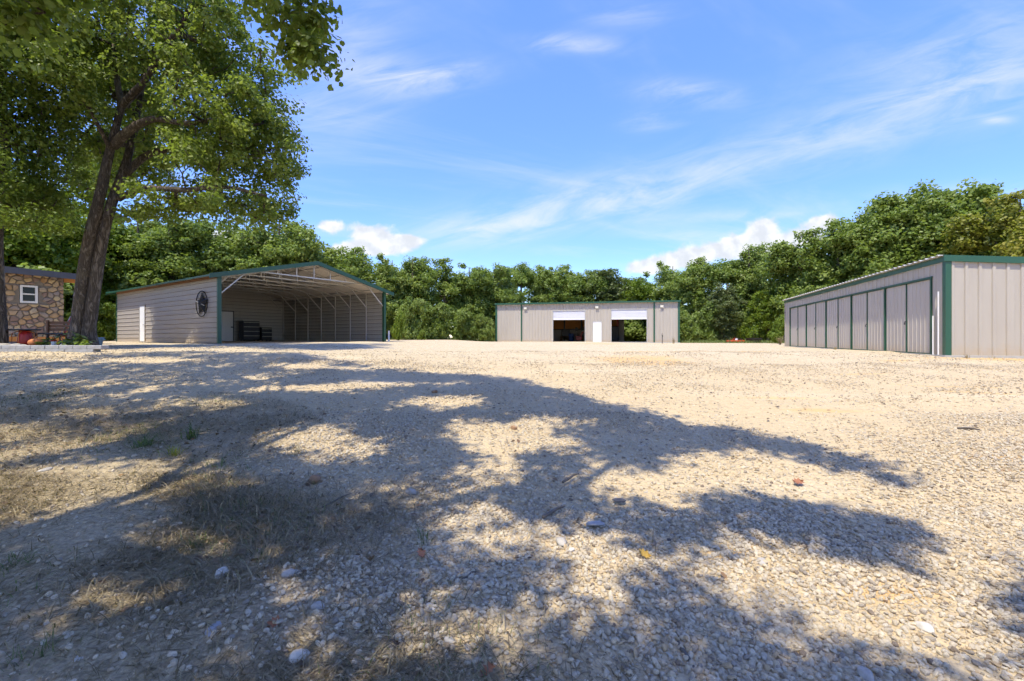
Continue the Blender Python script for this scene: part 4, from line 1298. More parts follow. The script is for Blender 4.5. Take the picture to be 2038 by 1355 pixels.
# ---- the oak behind and left of the viewpoint that spreads over the near ground
def shade_tree():
    r = np.random.default_rng(77)
    base = Vector((-5.6, -2.6, gz(-5.6, -2.6)))
    k = 1 / math.tan(SUN_EL)
    def up_from(gx, gy, h):
        """a point h above the ground whose sun shadow falls at (gx, gy)"""
        return np.array([gx + SUN_AZ.x * h * k, gy + SUN_AZ.y * h * k, gz(gx, gy) + h])
    poly = [(-12, 4), (-12.5, 9), (-9.5, 12.2), (-5.8, 12.0), (-3.4, 10.6), (-2.7, 9.4), (-.2, 9.0), (.7, 7.5), (1.65, 6.0), (2.75, 4.75), (3.2, 3.9), (3.7, 3.0), (3.5, 2.2), (3.9, 1.0), (3.0, -3), (-2, -6), (-11, -6)]
    def inside(x, y):
        c = False
        for i in range(len(poly)):
            (x1, y1), (x2, y2) = poly[i], poly[i - 1]
            if (y1 > y) != (y2 > y) and x < (x2 - x1) * (y - y1) / (y2 - y1) + x1: c = not c
        return c
    suns = []
    for px, py, rx, ry in ((200, 960, 260, 42), (60, 1000, 200, 40), (1010, 878, 95, 20), (1120, 880, 60, 16), (1270, 958, 115, 30), (1500, 930, 150, 30), (1560, 972, 110, 22), (1680, 985, 120, 26), (1800, 1000, 130, 30), (1920, 1016, 140, 36), (2030, 1030, 130, 40), (1450, 1110, 62, 40), (1195, 1112, 110, 48), (1030, 1060, 90, 24),
                           (1290, 1235, 62, 60), (1620, 1165, 190, 66), (1760, 1230, 200, 70), (1900, 1275, 200, 70), (2000, 1310, 120, 70), (1480, 1130, 90, 50), (1960, 1120, 120, 40), (850, 1285, 40, 36), (150, 1185, 70, 14), (50, 1260, 60, 30), (310, 1215, 46, 14), (520, 1292, 36, 20), (230, 1060, 70, 10), (400, 1180, 40, 14), (600, 1205, 40, 20), (905, 1112, 40, 18), (850, 1195, 34, 16), (1010, 1285, 34, 20), (1085, 1215, 40, 24), (920, 968, 50, 12), (700, 1035, 40, 14), (760, 960, 40, 10), (1120, 1150, 40, 20), (640, 890, 60, 8), (1300, 1010, 40, 10), (1760, 1120, 40, 14), (1100, 840, 60, 8), (760, 1215, 30, 16), (480, 1060, 60, 16), (360, 1120, 50, 14), (680, 1310, 40, 24), (860, 1022, 60, 22), (545, 1170, 60, 46), (985, 945, 60, 18),
                           (1420, 835, 70, 12), (880, 800, 90, 10), (940, 850, 60, 9), (600, 772, 170, 5), (250, 716, 160, 3), (640, 730, 110, 3), (760, 762, 80, 4), (420, 800, 100, 5), (600, 870, 80, 16), (700, 905, 60, 14)):
        c = on_ground(px, py); e = on_ground(px + rx, py); u = on_ground(px, py - ry); d = on_ground(px, py + ry)
        suns.append((c.x, (u.y + d.y) / 2, abs(e.x - c.x), abs(u.y - d.y) / 2))
    tips = []
    tries = 0
    while len(tips) < 1950 and tries < 90000:
        tries += 1
        gx, gy = r.uniform(-12, 4.2), r.uniform(-6, 12.2)
        if r.random() < .6: gx, gy = r.uniform(-4, 4.0), r.uniform(1.2, 9.6)
        elif r.random() < .45: gx, gy = r.uniform(-12, -3), r.uniform(5.5, 12.2)
        if not inside(gx, gy): continue
        if any(((gx - a) / (c + (.17 if c > .25 else .09))) ** 2 + ((gy - b) / (d + (.17 if c > .25 else .09))) ** 2 < 1 for a, b, c, d in suns): continue
        h = r.uniform(6.2, 9.6) if gy < 8.5 else r.uniform(8.2, 11.5)
        p = up_from(gx, gy, h)
        if p[1] > .2:
            qx = CX + FPX * p[0] / p[1]; qy = HY - FPX * (p[2] - .55 - CAM.z) / (p[1] + .5)
            if -150 < qx < 2200 and qy > -70: continue
        if tips and np.min(np.linalg.norm((np.array(tips) - p) * np.array([1, 1, .35]), axis=1)) < .20: continue
        tips.append(p)
    A = np.array(tips); G2 = A[:, :2] - np.array(SUN_AZ)[None, :] * ((A[:, 2] - ground_z(A[:, 0], A[:, 1])) * k)[:, None]
    near_n = np.array([(np.hypot(*(G2 - g).T) < .75).sum() for g in G2])
    tips = [t for t, n_ in zip(tips, near_n) if n_ >= 5]
    n_over = len(tips)
    # sprays that hang into view at the top of the picture
    for px, py, Y in ((548, -10, 7.2), (575, 25, 7.0), (604, 20, 6.9), (622, 52, 6.9), (600, 62, 7.1), (588, 95, 7.0), (612, 92, 6.8), (634, 100, 6.8), (628, 20, 6.8), (560, 50, 7.3), (520, 10, 7.4), (480, -20, 7.4), (640, 122, 6.8), (592, 120, 7.0),
                      (20, -10, 5.6), (60, 5, 5.6), (110, -5, 5.7), (30, 30, 5.5), (90, 25, 5.6), (-20, 30, 5.6), (140, -25, 5.8), (0, 60, 5.5)):
        p = at(px, py, Y); tips.append(np.array(p))
    tips = np.array(tips)
    b = base
    st = smooth_path([(b.x, b.y, b.z - .2), (b.x + .1, b.y + .1, 1.6), (b.x + .3, b.y + .3, 3.4), (b.x + .8, b.y + .6, 5.2)], [.55, .40, .36, .33])
    l1 = smooth_path([(b.x + .8, b.y + .6, 5.1), (-3.6, -1.0, 6.6), (-2.4, .2, 7.6), (-1.4, .5, 8.4)], [.16, .10, .06, .02])
    l2 = smooth_path([(b.x + .8, b.y + .6, 5.1), (-4.4, .2, 6.6), (-4.0, 2.4, 7.4), (-3.4, 4.6, 8.4), (-3.0, 6.2, 8.2), (-3.1, 6.8, 7.2), (-3.25, 6.95, 6.3)], [.13, .08, .055, .04, .03, .02, .012])
    l3 = smooth_path([(b.x + .7, b.y + .5, 5.0), (-6.6, -.6, 6.6), (-7.6, 1.2, 7.6), (-8.0, 3.0, 8.0)], [.18, .11, .06, .02])
    l4 = smooth_path([(b.x + .8, b.y + .6, 5.1), (-5.0, -2.4, 7.4), (-4.6, -3.2, 9.4)], [.22, .15, .06])
    l5 = smooth_path([(-4.3, .9, 6.9), (-5.0, 3.0, 8.0), (-5.4, 4.8, 7.6), (-5.6, 5.5, 6.6), (-5.65, 5.65, 6.0)], [.06, .045, .03, .02, .012])
    full_tree('oak_tree', tuple(base), [st, l1, l2, l3, l4, l5], tips, 'broad oak overhanging the near lot, its leafy sprays hanging at the top', 'tree', M['leaf_near'], 110, .44, .112, True, 35, tone=.60, first=.5, lift=.08, tip_r=.007, coarse=n_over)


shade_tree()


# ---- slender tree half hidden behind the leaning oak; its crown shades the barn wall
tx_, ty_ = -20.5, 22.0
st_ = smooth_path([(tx_, ty_, gz(tx_, ty_) - .2), (tx_ + .2, ty_ - .2, 4), (tx_ + .9, ty_ - .9, 6.6), (tx_ + 1.5, ty_ - 1.4, 9.5)], [.2, .16, .12, .04])
full_tree('woodland_tree', (tx_, ty_, gz(tx_, ty_)), [st_], ellipsoid_tips(np.random.default_rng(17), [(-15.2, 17.9, 8.6, 1.2, .8, 1.3), (-16.8, 19.1, 9.0, 1.3, .9, 1.5), (-18.3, 20.2, 8.8, 1.2, .9, 1.5), (-19.5, 21.2, 8.2, 1.5, 1.2, 1.8), (-14.4, 17.2, 8.0, .9, .7, .9)], 150, .36, .3),
          'bright tree mostly hidden behind the leaning oak, shading the barn wall', 'tree', M['leaf_bright'], 44, .40, .14, False, 41, tone=.45, first=.4)

# ---- woodland round the yard: a few grown forms, copied tree by tree
def proto_tree(kind, seed):
    """unit-ish tree at the origin about 10 m high; returns wood mesh and crown mesh"""
    r = np.random.default_rng(seed)
    def column(rad, z0, z1, n, jit):
        o = []
        for i in range(n):
            u = (i + .5) / n
            w = rad * (.62 + .55 * math.sin(math.pi * (u * .86 + .1)) ** .8)
            a = r.uniform(0, 6.28); q = r.uniform(0, jit)
            o.append((q * math.cos(a), q * math.sin(a), z0 + (z1 - z0) * u, w * r.uniform(.55, .8), w * r.uniform(.55, .8), (z1 - z0) / n * r.uniform(1.0, 1.6)))
        return o
    if kind == 'broad':
        blobs = column(2.5, 1.2, 9.2, 9, 1.3) + [(r.uniform(-1.9, 1.9), r.uniform(-1.9, 1.9), r.uniform(2.0, 8.6), r.uniform(.7, 1.2), r.uniform(.7, 1.2), r.uniform(.7, 1.2)) for _ in range(12)]
        n, per, size = 330, 78, .17
    elif kind == 'tall':
        blobs = column(1.9, 2.2, 9.6, 11, .9) + [(r.uniform(-1.5, 1.5), r.uniform(-1.5, 1.5), r.uniform(2.0, 8.6), .8, .8, .8) for _ in range(8)]
        n, per, size = 310, 76, .165
    elif kind == 'open':
        blobs = [(r.uniform(-2.0, 2.0), r.uniform(-2.0, 2.0), r.uniform(2.6, 8.9), r.uniform(.7, 1.2), r.uniform(.7, 1.2), r.uniform(.6, 1.1)) for _ in range(18)] + [(0, 0, 9.2, .9, .9, .8)]
        n, per, size = 260, 72, .17
    elif kind == 'cedar':
        blobs = column(2.3, .6, 9.0, 12, .7)
        n, per, size = 330, 90, .14
    else:  # shrub, 10 m scaled down on placing
        blobs = [(r.uniform(-3, 3), r.uniform(-3, 3), r.uniform(1.5, 7.8), 2.0, 2.0, 1.8) for _ in range(10)] + [(0, 0, 3, 4, 4, 3)]
        n, per, size = 210, 72, .42
    if kind != 'shrub':
        blobs += [(r.normal(0, .7), r.normal(0, .7), r.uniform(9.0, 10.1), .35, .35, .5) for _ in range(4)] + [(r.uniform(-2.4, 2.4), r.uniform(-2.4, 2.4), r.uniform(3, 9), .4, .4, .4) for _ in range(8)]
    tips = ellipsoid_tips(r, blobs, n, .30 if kind != 'shrub' else .5, .5)
    hgt = max(b[2] for b in blobs)
    lean = r.normal(0, .35, 2)
    st = smooth_path([(0, 0, -.3), (lean[0] * .3, lean[1] * .3, hgt * .3), (lean[0], lean[1], hgt * .65), (lean[0] * 1.3, lean[1] * 1.3, hgt)], [.24, .17, .11, .03])
    stems = [st]
    if kind == 'shrub':
        stems = [smooth_path([(0, 0, -.2), (q * .6, w * .6, 3), (q, w, 6.5)], [.14, .10, .04]) for q, w in ((1.5, .5), (-1.2, 1.2), (.3, -1.6))]
    br = grow(r, stems, tips, seg=.9, tip_r=.014, first=.25)
    wm = wood_mesh(br, n_big=7, n_small=3)
    v, f, t = clump_leaves(r, tips, per, {'shrub': 1.1, 'cedar': .5}.get(kind, .56), size, False, flat=.85, up=.45, tone_mid=.60)
    return mesh_from('trunk_' + kind, wm.v, wm.f, True), (v, f, t)


PROTO = {}
for kind, seeds in (('broad', (1, 2, 3)), ('tall', (4, 5)), ('open', (6, 7)), ('cedar', (8,)), ('shrub', (9, 10))):
    for i, s in enumerate(seeds):
        PROTO[kind, i] = proto_tree(kind, s)
_crowns = {}
def crown_mesh(key, matname):
    if (key, matname) not in _crowns:
        v, f, t = PROTO[key][1]
        _crowns[key, matname] = big_mesh('crown', v, f, M[matname], False, {'tone': t})
    return _crowns[key, matname]


def plant(name, key, matname, px, top, Y, label, cat, group, wide=1.0, seed=0):
    x = (px - CX) / FPX * Y; z = gz(x, Y)
    h = (HY - top) / FPX * Y + CAM.z - z
    rr = random.Random(seed * 31 + 5)
    s = h / 10.2
    root = empty(name, (x, Y, z), rr.uniform(0, 6.28)); tag(root, label, cat, group)
    root.scale = (s * wide, s * wide, s)
    wm = PROTO[key][0]
    if not wm.materials: wm.materials.append(M['bark'])
    link('trunk', wm, None, root); link('crown', crown_mesh(key, matname), None, root)
    return root


WG = 'trees of the woods round the lot'
B, T, O_, C = 'broad', 'tall', 'open', 'cedar'
w_, b_, y_, c_ = 'leaf_wood', 'leaf_bright', 'leaf_yellow', 'leaf_cedar'
trees = [
    ((B, 0), b_, -90, 360, 27, 'bright tree behind the cottage, its trunk beyond left picture edge', 1.1),
    ((T, 0), b_, 45, 352, 29, 'bright green tree rising straight behind stone cottage roof', 1.2),
    ((B, 1), b_, 110, 395, 33, 'bright green tree behind right end of the cottage roof', 1.2),
    ((B, 2), b_, 215, 420, 37, 'bright green tree in front row left of the barn', 1.2),
    ((B, 0), w_, 285, 425, 38, 'full green tree behind far left corner of the barn', 1.15),
    ((T, 1), w_, 350, 440, 37, 'slim tree behind the barn wall, above its walk door', 1.3),
    ((B, 1), w_, 425, 438, 39, 'green tree behind the barn, above its front left post', 1.15),
    ((B, 2), w_, 500, 432, 41, 'rounded tree behind barn roof, left of the tallest one there', 1.15),
    ((B, 0), w_, 565, 428, 41, 'tallest rounded tree behind the barn, left of its ridge', 1.1),
    ((O_, 0), w_, 628, 478, 44, 'loose tree behind the ridge of the barn roof', 1.2),
    ((B, 1), w_, 705, 490, 45, 'domed tree behind the right slope of the barn roof', 1.2),
    ((B, 2), w_, 775, 512, 46, 'green tree beside right corner of the barn', 1.2),
    ((T, 0), w_, 828, 512, 49, 'first tall tree to the right of the barn', 1.3),
    ((O_, 1), w_, 880, 518, 51, 'second tree to the right of the barn, loosely leaved', 1.25),
    ((B, 0), w_, 940, 526, 53, 'spiky-topped tree midway between barn and workshop', 1.2),
    ((T, 1), w_, 990, 532, 54, 'tall tree just left of the workshop corner', 1.35),
    ((O_, 0), w_, 1035, 522, 66, 'open tree behind left end of the workshop', 1.2),
    ((B, 2), w_, 1085, 528, 66, 'green tree behind workshop, left of its left roll-up door', 1.2),
    ((B, 1), w_, 1130, 526, 67, 'full tree behind workshop above its left roll-up door', 1.2),
    ((O_, 1), w_, 1172, 540, 66, 'loose tree behind workshop above its walk door', 1.2),
    ((B, 0), c_, 1212, 533, 66, 'dark rounded tree behind workshop, left of bright green one', 1.5),
    ((B, 0), b_, 1272, 545, 64, 'bright yellow-green tree behind right half of the workshop', 1.3),
    ((B, 2), w_, 1335, 524, 62, 'green tree behind right corner of the workshop', 1.2),
    ((B, 1), w_, 1385, 512, 55, 'dense tree first to the right of the workshop', 1.15),
    ((C, 0), c_, 1438, 560, 48, 'grey-green cedar right of the workshop, reaching the ground', 1.4),
    ((O_, 0), w_, 1462, 512, 54, 'loose tree behind the grey-green cedar', 1.2),
    ((T, 0), w_, 1502, 487, 52, 'slender tree with small round head left of storage building', 1.0),
    ((B, 0), b_, 1528, 575, 46, 'low bright green tree just left of the storage building', 1.2),
    ((B, 2), w_, 1562, 488, 46, 'green tree behind far corner of the storage building', 1.15),
    ((O_, 1), w_, 1610, 462, 43, 'open-crowned tree behind far third of the storage roof', 1.2),
    ((B, 1), w_, 1668, 440, 41, 'broad tree behind the middle of the storage roof', 1.1),
    ((B, 0), w_, 1735, 420, 40, 'full tree left of the highest treetop over storage building', 1.1),
    ((T, 1), w_, 1792, 392, 39, 'tall dark tree beside the highest treetop over storage building', 1.25),
    ((O_, 0), w_, 1842, 364, 39, 'highest tree of the woods, behind near end of storage building', 1.0),
    ((B, 2), w_, 1895, 385, 37, 'broad tree right of the highest treetop over storage building', 1.1),
    ((B, 1), w_, 1955, 382, 38, 'green tree next to the yellowing one over storage building', 1.1),
    ((O_, 1), y_, 2012, 392, 32, 'yellowing tree above the storage building at right picture edge', 1.15),
    ((B, 0), y_, 2085, 400, 30, 'yellow-green tree cut by the right picture edge', 1.1),
]
for i, (key, mn, px, top, Y, lab, wd) in enumerate(trees):
    plant('cedar_tree' if key[0] == C else 'woodland_tree', key, mn, px, top, Y, lab, 'tree', WG, wd, i)
SG = 'shrubs along the wood edge'
shrubs = [
    ((0), b_, 215, 600, 31, 'bright bush behind the oak trunk beside the barn', .8),
    ((1), w_, 20, 520, 26, 'green bush behind the stone cottage', 1.2),
    ((1), b_, 792, 615, 36, 'light green bush against right corner of the carport', .42),
    ((0), w_, 815, 590, 43, 'leafy bush right of the barn corner', .7),
    ((1), b_, 838, 655, 40, 'small pale weed bush at the lot edge between barn and workshop', .8),
    ((0), w_, 868, 600, 46, 'green bush midway between the barn and the workshop', .8),
    ((1), w_, 925, 610, 47, 'rounded bush left of the workshop', .8),
    ((0), w_, 968, 622, 47, 'bush touching left corner of the workshop', .7),
    ((1), w_, 1262, 606, 59.5, 'sunlit bush seen through the open right bay', 1.2),
    ((0), w_, 1236, 606, 60, 'bush seen at left through the open right bay', 1.2),
    ((0), w_, 1288, 604, 60, 'bush seen at right through the open right bay', 1.2),
    ((1), w_, 1372, 615, 47, 'green bush against right corner of the workshop', .8),
    ((0), w_, 1405, 600, 49, 'bush between the workshop and the grey-green cedar', .8),
    ((1), b_, 1500, 600, 47, 'light green bush behind the black tub', .8),
    ((0), w_, 1478, 610, 48, 'dark bush behind the orange implement', .7),
    ((1), b_, 1548, 625, 40, 'bright bush at far corner of the storage building', .55),
]
for i, (k, mn, px, top, Y, lab, wd) in enumerate(shrubs):
    plant('shrub', ('shrub', k), mn, px, top, Y, lab, 'shrub', SG, wd, 100 + i)


def deep_wood():
    """the mass of the wood behind the front row"""
    r = np.random.default_rng(99)
    tips = []
    for px in np.arange(-260, 2300, 9.0):
        edge = np.interp(px, [-260, 0, 300, 600, 760, 1000, 1300, 1500, 1700, 1850, 2300], [34, 40, 47, 50, 56, 71, 72, 62, 50, 47, 39])
        top = np.interp(px, [-260, 0, 200, 420, 580, 700, 800, 1000, 1280, 1480, 1600, 1700, 1840, 1950, 2300], [380, 400, 425, 455, 450, 510, 530, 545, 552, 530, 500, 465, 400, 405, 400])
        for k in range(9):
            Y = edge + r.uniform(0, 5); x = (px + r.uniform(-9, 9) - CX) / FPX * Y
            h = (HY - top) / FPX * Y + CAM.z
            tips.append((x, Y, 1.0 + r.uniform(0.02, .98) ** .9 * (h - 1.2) * r.uniform(.85, 1.0)))
    for px in np.arange(-260, 2300, 6.0):
        edge = np.interp(px, [-260, 0, 300, 600, 760, 1000, 1300, 1500, 1700, 1850, 2300], [34, 40, 47, 50, 56, 71, 72, 62, 50, 47, 39])
        for k in range(2):
            Y = edge + r.uniform(0, 3); tips.append(((px - CX) / FPX * Y, Y, r.uniform(1.0, 3.4)))
    back = []
    for px in np.arange(-260, 2300, 9.0):
        edge = np.interp(px, [-260, 0, 300, 600, 760, 1000, 1300, 1500, 1700, 1850, 2300], [34, 40, 47, 50, 56, 71, 72, 62, 50, 47, 39]) + 9
        for k in range(6):
            Y = edge + r.uniform(0, 4); back.append(((px + r.uniform(-5, 5) - CX) / FPX * Y, Y, r.uniform(1.0, 6.5)))
    v3, f3, t3 = clump_leaves(r, np.array(back), 22, 1.3, .55, False, flat=.8, up=.5, tone_mid=.42)
    v, f, t = clump_leaves(r, np.array(tips), 42, 1.0, .32, False, flat=.7, up=.5, tone_mid=.42)
    f = np.concatenate([f, f3 + len(v)]); v = np.concatenate([v, v3]); t = np.concatenate([t, t3])
    o = link('deep_woods', big_mesh('deep_woods', v, f, M['leaf_wood'], False, {'tone': t}))
    tag(o, 'dense mass of green woods behind the front trees', 'woods', kind='stuff')


deep_wood()


# ------------------------------------------------------------------ flower bed with block edging
def build_bed():
    a = Vector((-14.6, 12.05)); b = Vector((at(196, 693, 12.0).x, 12.0))
    d = (b - a).normalized(); L = (b - a).length
    z = gz(b.x, 12.0) - .03
    root = empty('retaining_wall', (a.x, a.y, z), math.atan2(d.y, d.x))
    tag(root, 'low grey concrete block edging round the flower bed by the oak', 'wall')
    r = random.Random(4)
    hb = .108
    me = None
    for row in range(2):
        x = -.2 * row
        while x < L - .2:
            w = .385 + r.uniform(-.012, .012)
            m = MB(); dep = r.uniform(.0, .02)
            m.bevel_box(0.004, w - .004, 0, .24, 0, hb - .004, .012)
            o = m.build('block', M['block'], root)
            o.location = (x, dep + .02 * row, row * hb); o.rotation_euler = (0, 0, r.uniform(-.02, .02))
            x += w
    # soil of the bed
    vs = []; fs = []
    xs = np.linspace(a.x, b.x - .6, 24); ys = np.linspace(12.2, 14.6, 12)
    for y in ys:
        for x in xs:
            x_ = x - (y - 12.2) * .9; vs.append((x_, y, gz(x_, y) * .35 + (z + .19) * .65 + .02 * math.sin(x * 7) * math.cos(y * 6)))
    n = len(xs)
    for i in range(len(ys) - 1):
        for j in range(n - 1):
            fs.append((i * n + j, i * n + j + 1, (i + 1) * n + j + 1, (i + 1) * n + j))
    o = link('bed_soil', mesh_from('bed_soil', vs, fs, True), M['litter_soil'])
    tag(o, kind='structure')
    return z + .17


def soil_mat():
    m, N, out = new_mat('bed_soil')
    co = obj_coords(N); n = N.noise(co, 14, 6, .7)
    principled(N, out, N.ramp(n, [(.2, (.05, .035, .025)), (.6, (.14, .10, .07)), (.9, (.28, .21, .14))]), .95, 0, n, .8, .03, .1)
    return m


M['litter_soil'] = soil_mat()
ZBED = build_bed()


def stand(px, Y, name, lab, cat, rz=0.0, z=None):
    x = (px - CX) / FPX * Y
    e = empty(name, (x, Y, ZBED + .01 if z is None else z), rz); tag(e, lab, cat); return e


def bed_things():
    e = stand(50, 13.0, 'round_table', 'small dark round table on red barrel base in the flower bed', 'table')
    MB().lathe([(.02, .44), (.30, .45), (.33, .465), (.33, .48), (.30, .49), (.02, .495)], 24).build('table_top', M['black'], e)
    MB().lathe([(.15, 0), (.17, .12), (.15, .3), (.12, .44)], 16).build('base', M['red'], e, True)
    for k in range(5):
        a_ = k * 1.2566
        MB().tube([(.14 * math.cos(a_), .14 * math.sin(a_), .42), (.26 * math.cos(a_), .26 * math.sin(a_), .36), (.27 * math.cos(a_), .27 * math.sin(a_), .0)], .012, 6).build('leg', M['clay'], e)
    e = stand(78, 13.6, 'garden_table', 'low dark garden table behind the orange pot', 'table')
    MB().bevel_box(-.5, .5, -.25, .25, .34, .38, .01).build('table_top', M['dark'], e)
    for sx in (-.45, .45):
        for sy in (-.2, .2):
            MB().bar((sx, sy, 0), (sx * .95, sy * .9, .34), .035).build('leg', M['black'], e)
    e = stand(71, 12.65, 'clay_pumpkin', 'ribbed orange clay pot lying in flower bed behind the block edging', 'pot', .4)
    m = MB(); vs = []; n = 24
    prof = [(.04, 0), (.12, .02), (.16, .08), (.15, .15), (.09, .20), (.05, .205)]
    for q, zz in prof:
        for k in range(n):
            a_ = 2 * math.pi * k / n; f = 1 + .08 * math.cos(a_ * 8)
            vs.append((q * f * math.cos(a_), q * f * math.sin(a_), zz))
    fs = [(i * n + k, i * n + (k + 1) % n, (i + 1) * n + (k + 1) % n, (i + 1) * n + k) for i in range(len(prof) - 1) for k in range(n)] + [tuple(range(n - 1, -1, -1)), tuple(range((len(prof) - 1) * n, len(prof) * n))]
    m.add(vs, fs); m.build('body', M['clay'], e, True)
    MB().tube([(0, 0, .2), (.01, 0, .25), (.04, 0, .28)], [.03, .02, .015], 8).build('neck', M['wood'], e)
    # striped folding chair behind the oak
    e = stand(130, 14.6, 'folding_chair', 'red and yellow striped canvas chair just left of the oak trunk', 'chair', -.25)
    for k in range(7):
        x0 = -.26 + k * .075
        m = MB(); vs = []
        for (y, zz) in ((-.28, .36), (0, .28), (.1, .34), (.22, .68), (.30, .92)):
            vs += [(x0, y, zz), (x0 + .075, y, zz), (x0, y + .012, zz - .012), (x0 + .075, y + .012, zz - .012)]
        fs = []
        for i in range(4):
            p = 4 * i; fs += [(p, p + 1, p + 5, p + 4), (p + 2, p + 6, p + 7, p + 3)]
        m.add(vs, fs); m.build('stripe', M['yellow'] if k in (1, 4) else M['cloth_red'], e)
    for sx in (-.285, .285):
        MB().tube([(sx, -.34, 0), (sx, .05, .38), (sx, .32, .95)], .014, 6).build('frame', M['galv'], e)
        MB().tube([(sx, .34, 0), (sx, -.05, .34), (sx, -.3, .36)], .014, 6).build('leg', M['galv'], e)
    # wooden garden seat
    e = stand(112, 14.2, 'garden_bench', 'reddish brown wooden bench in front of the cottage wall', 'bench')
    for k in range(4):
        MB().box(-.55, .55, -.2 + .11 * k, -.11 + .11 * k, .36, .39).build('seat_slat', M['wood'], e)
    for k in range(3):
        MB().box(-.55, .55, .25, .28, .46 + .11 * k, .54 + .11 * k).build('back_slat', M['wood'], e)
    for sx in (-.5, .5):
        MB().box(sx - .03, sx + .03, -.19, -.13, 0, .36).build('leg', M['wood'], e)
        MB().box(sx - .03, sx + .03, .19, .249, 0, .8).build('leg', M['wood'], e)
    e = stand(107, 12.75, 'lantern', 'little white lantern with red cap in the flower bed', 'lantern')
    MB().lathe([(.055, 0), (.06, .02), (.06, .12), (.05, .135)], 10).build('body', M['white'], e)
    MB().lathe([(.075, .136), (.05, .18), (.015, .22)], 10).build('cap', M['red'], e)
    MB().tube([(-.05, 0, .18), (0, 0, .29), (.05, 0, .18)], .006, 6).build('handle', M['black'], e)
    e = stand(186, 14.9, 'plastic_tub', 'pale blue plastic tub on ground right of the oak trunk', 'tub', 0, gz(-13.8, 14.9))
    m = MB().lathe([(.2, 0), (.26, .28), (.285, .29), (.285, .31), (.24, .31), (.19, .05)], 18); m.build('body', M['tub'], e, True)
    for s in (-1, 1):
        MB().tube([(s * .27, -.06, .25), (s * .33, -.06, .24), (s * .33, .06, .24), (s * .27, .06, .25)], .012, 6).build('handle', M['tub'], e)
    # field stones lying in the bed
    for k, (px, Y, s, lab) in enumerate(((10, 12.5, .20, 'flat grey stone at left end of flower bed'), (28, 12.9, .26, 'largest pale stone in flower bed left of red barrel table'), (34, 12.45, .17, 'dark flat stone below the red barrel table'), (48, 12.4, .14, 'small stone on the edging below round table'), (126, 12.5, .13, 'little pale stone in bed left of the oak'))):
        e = stand(px, Y, 'bed_stone', lab, 'stone', k * .9); m = rock_mesh(40 + k, s, .5); link('stone', m, M['rock_grey'], e)
    # leafy bed plants
    for k, (px, Y, h, n, mn, lab) in enumerate(((160, 12.6, .34, 26, 'grass', 'leafy hosta-like plant at foot of the oak trunk'), (138, 12.9, .5, 34, 'grass', 'dark leafy plant left of the oak base'), (166, 12.35, .2, 16, 'leaf_bright', 'small yellow-green plant on edging below oak'), (84, 12.4, .2, 18, 'grass', 'low green plant right of the orange pot'), (94, 12.9, .26, 20, 'grass', 'spiky green plant left of the white lantern'), (122, 12.3, .16, 14, 'leaf_bright', 'tiny light green plant below the striped chair'))):
        e = stand(px, Y, 'bed_plant', lab, 'plant'); r = np.random.default_rng(60 + k)
        ang = r.uniform(0, 6.28, n); rad = r.uniform(.02, h * .8, n)
        pos = np.stack([rad * np.cos(ang), rad * np.sin(ang), r.uniform(.1, 1, n) * h * (1 - rad / h * .6)], 1)
        nr = np.stack([np.cos(ang) * .5, np.sin(ang) * .5, np.ones(n)], 1)
        v, f, t = leaf_cloud(r, pos, nr, r.uniform(.10, .2, n) * (h / .3) ** .5, True)
        link('leaves', big_mesh('leaves', v, f, M[mn], False, {'tone': t}), None, e)
        m = MB()
        for q in range(0, n, 3): m.tube([(0, 0, -.03), tuple(pos[q] * .6), tuple(pos[q])], .006, 4)
        m.build('stems', M['grass'], e)


def rock_mesh(seed, s, flat=.55, sub=2, stretch=1.0):
    import bmesh
    bm = bmesh.new(); bmesh.ops.create_icosphere(bm, subdivisions=sub, radius=1.0)
    r = np.random.default_rng(seed)
    pl = r.normal(size=(9, 3)); pl /= np.linalg.norm(pl, axis=1, keepdims=True); dd = r.uniform(.62, .95, 9)
    for v in bm.verts:
        p = np.array(v.co)
        for n_, d_ in zip(pl, dd):
            q = p @ n_
            if q > d_: p = p - n_ * (q - d_) * .9
        p = p * (1 + r.normal(0, .025))
        v.co = Vector((p[0] * s * stretch, p[1] * s / stretch, p[2] * s * flat))
    me = bpy.data.meshes.new('stone'); bm.to_mesh(me); bm.free(); return me


M['rock_grey'] = rock_mat('grey_rock', (.43, .385, .33)); M['rock_blue'] = rock_mat('blue_grey_slate', (.38, .365, .365)); M['rock_pale'] = rock_mat('pale_rock', (.58, .52, .43)); M['rock_dark'] = rock_mat('dark_rock', (.14, .13, .13)); M['rock_rust'] = rock_mat('rust_rock', (.34, .20, .11)); M['tub'] = paint('pale_blue_plastic', (.38, .47, .52), .5, .1)
bed_things()


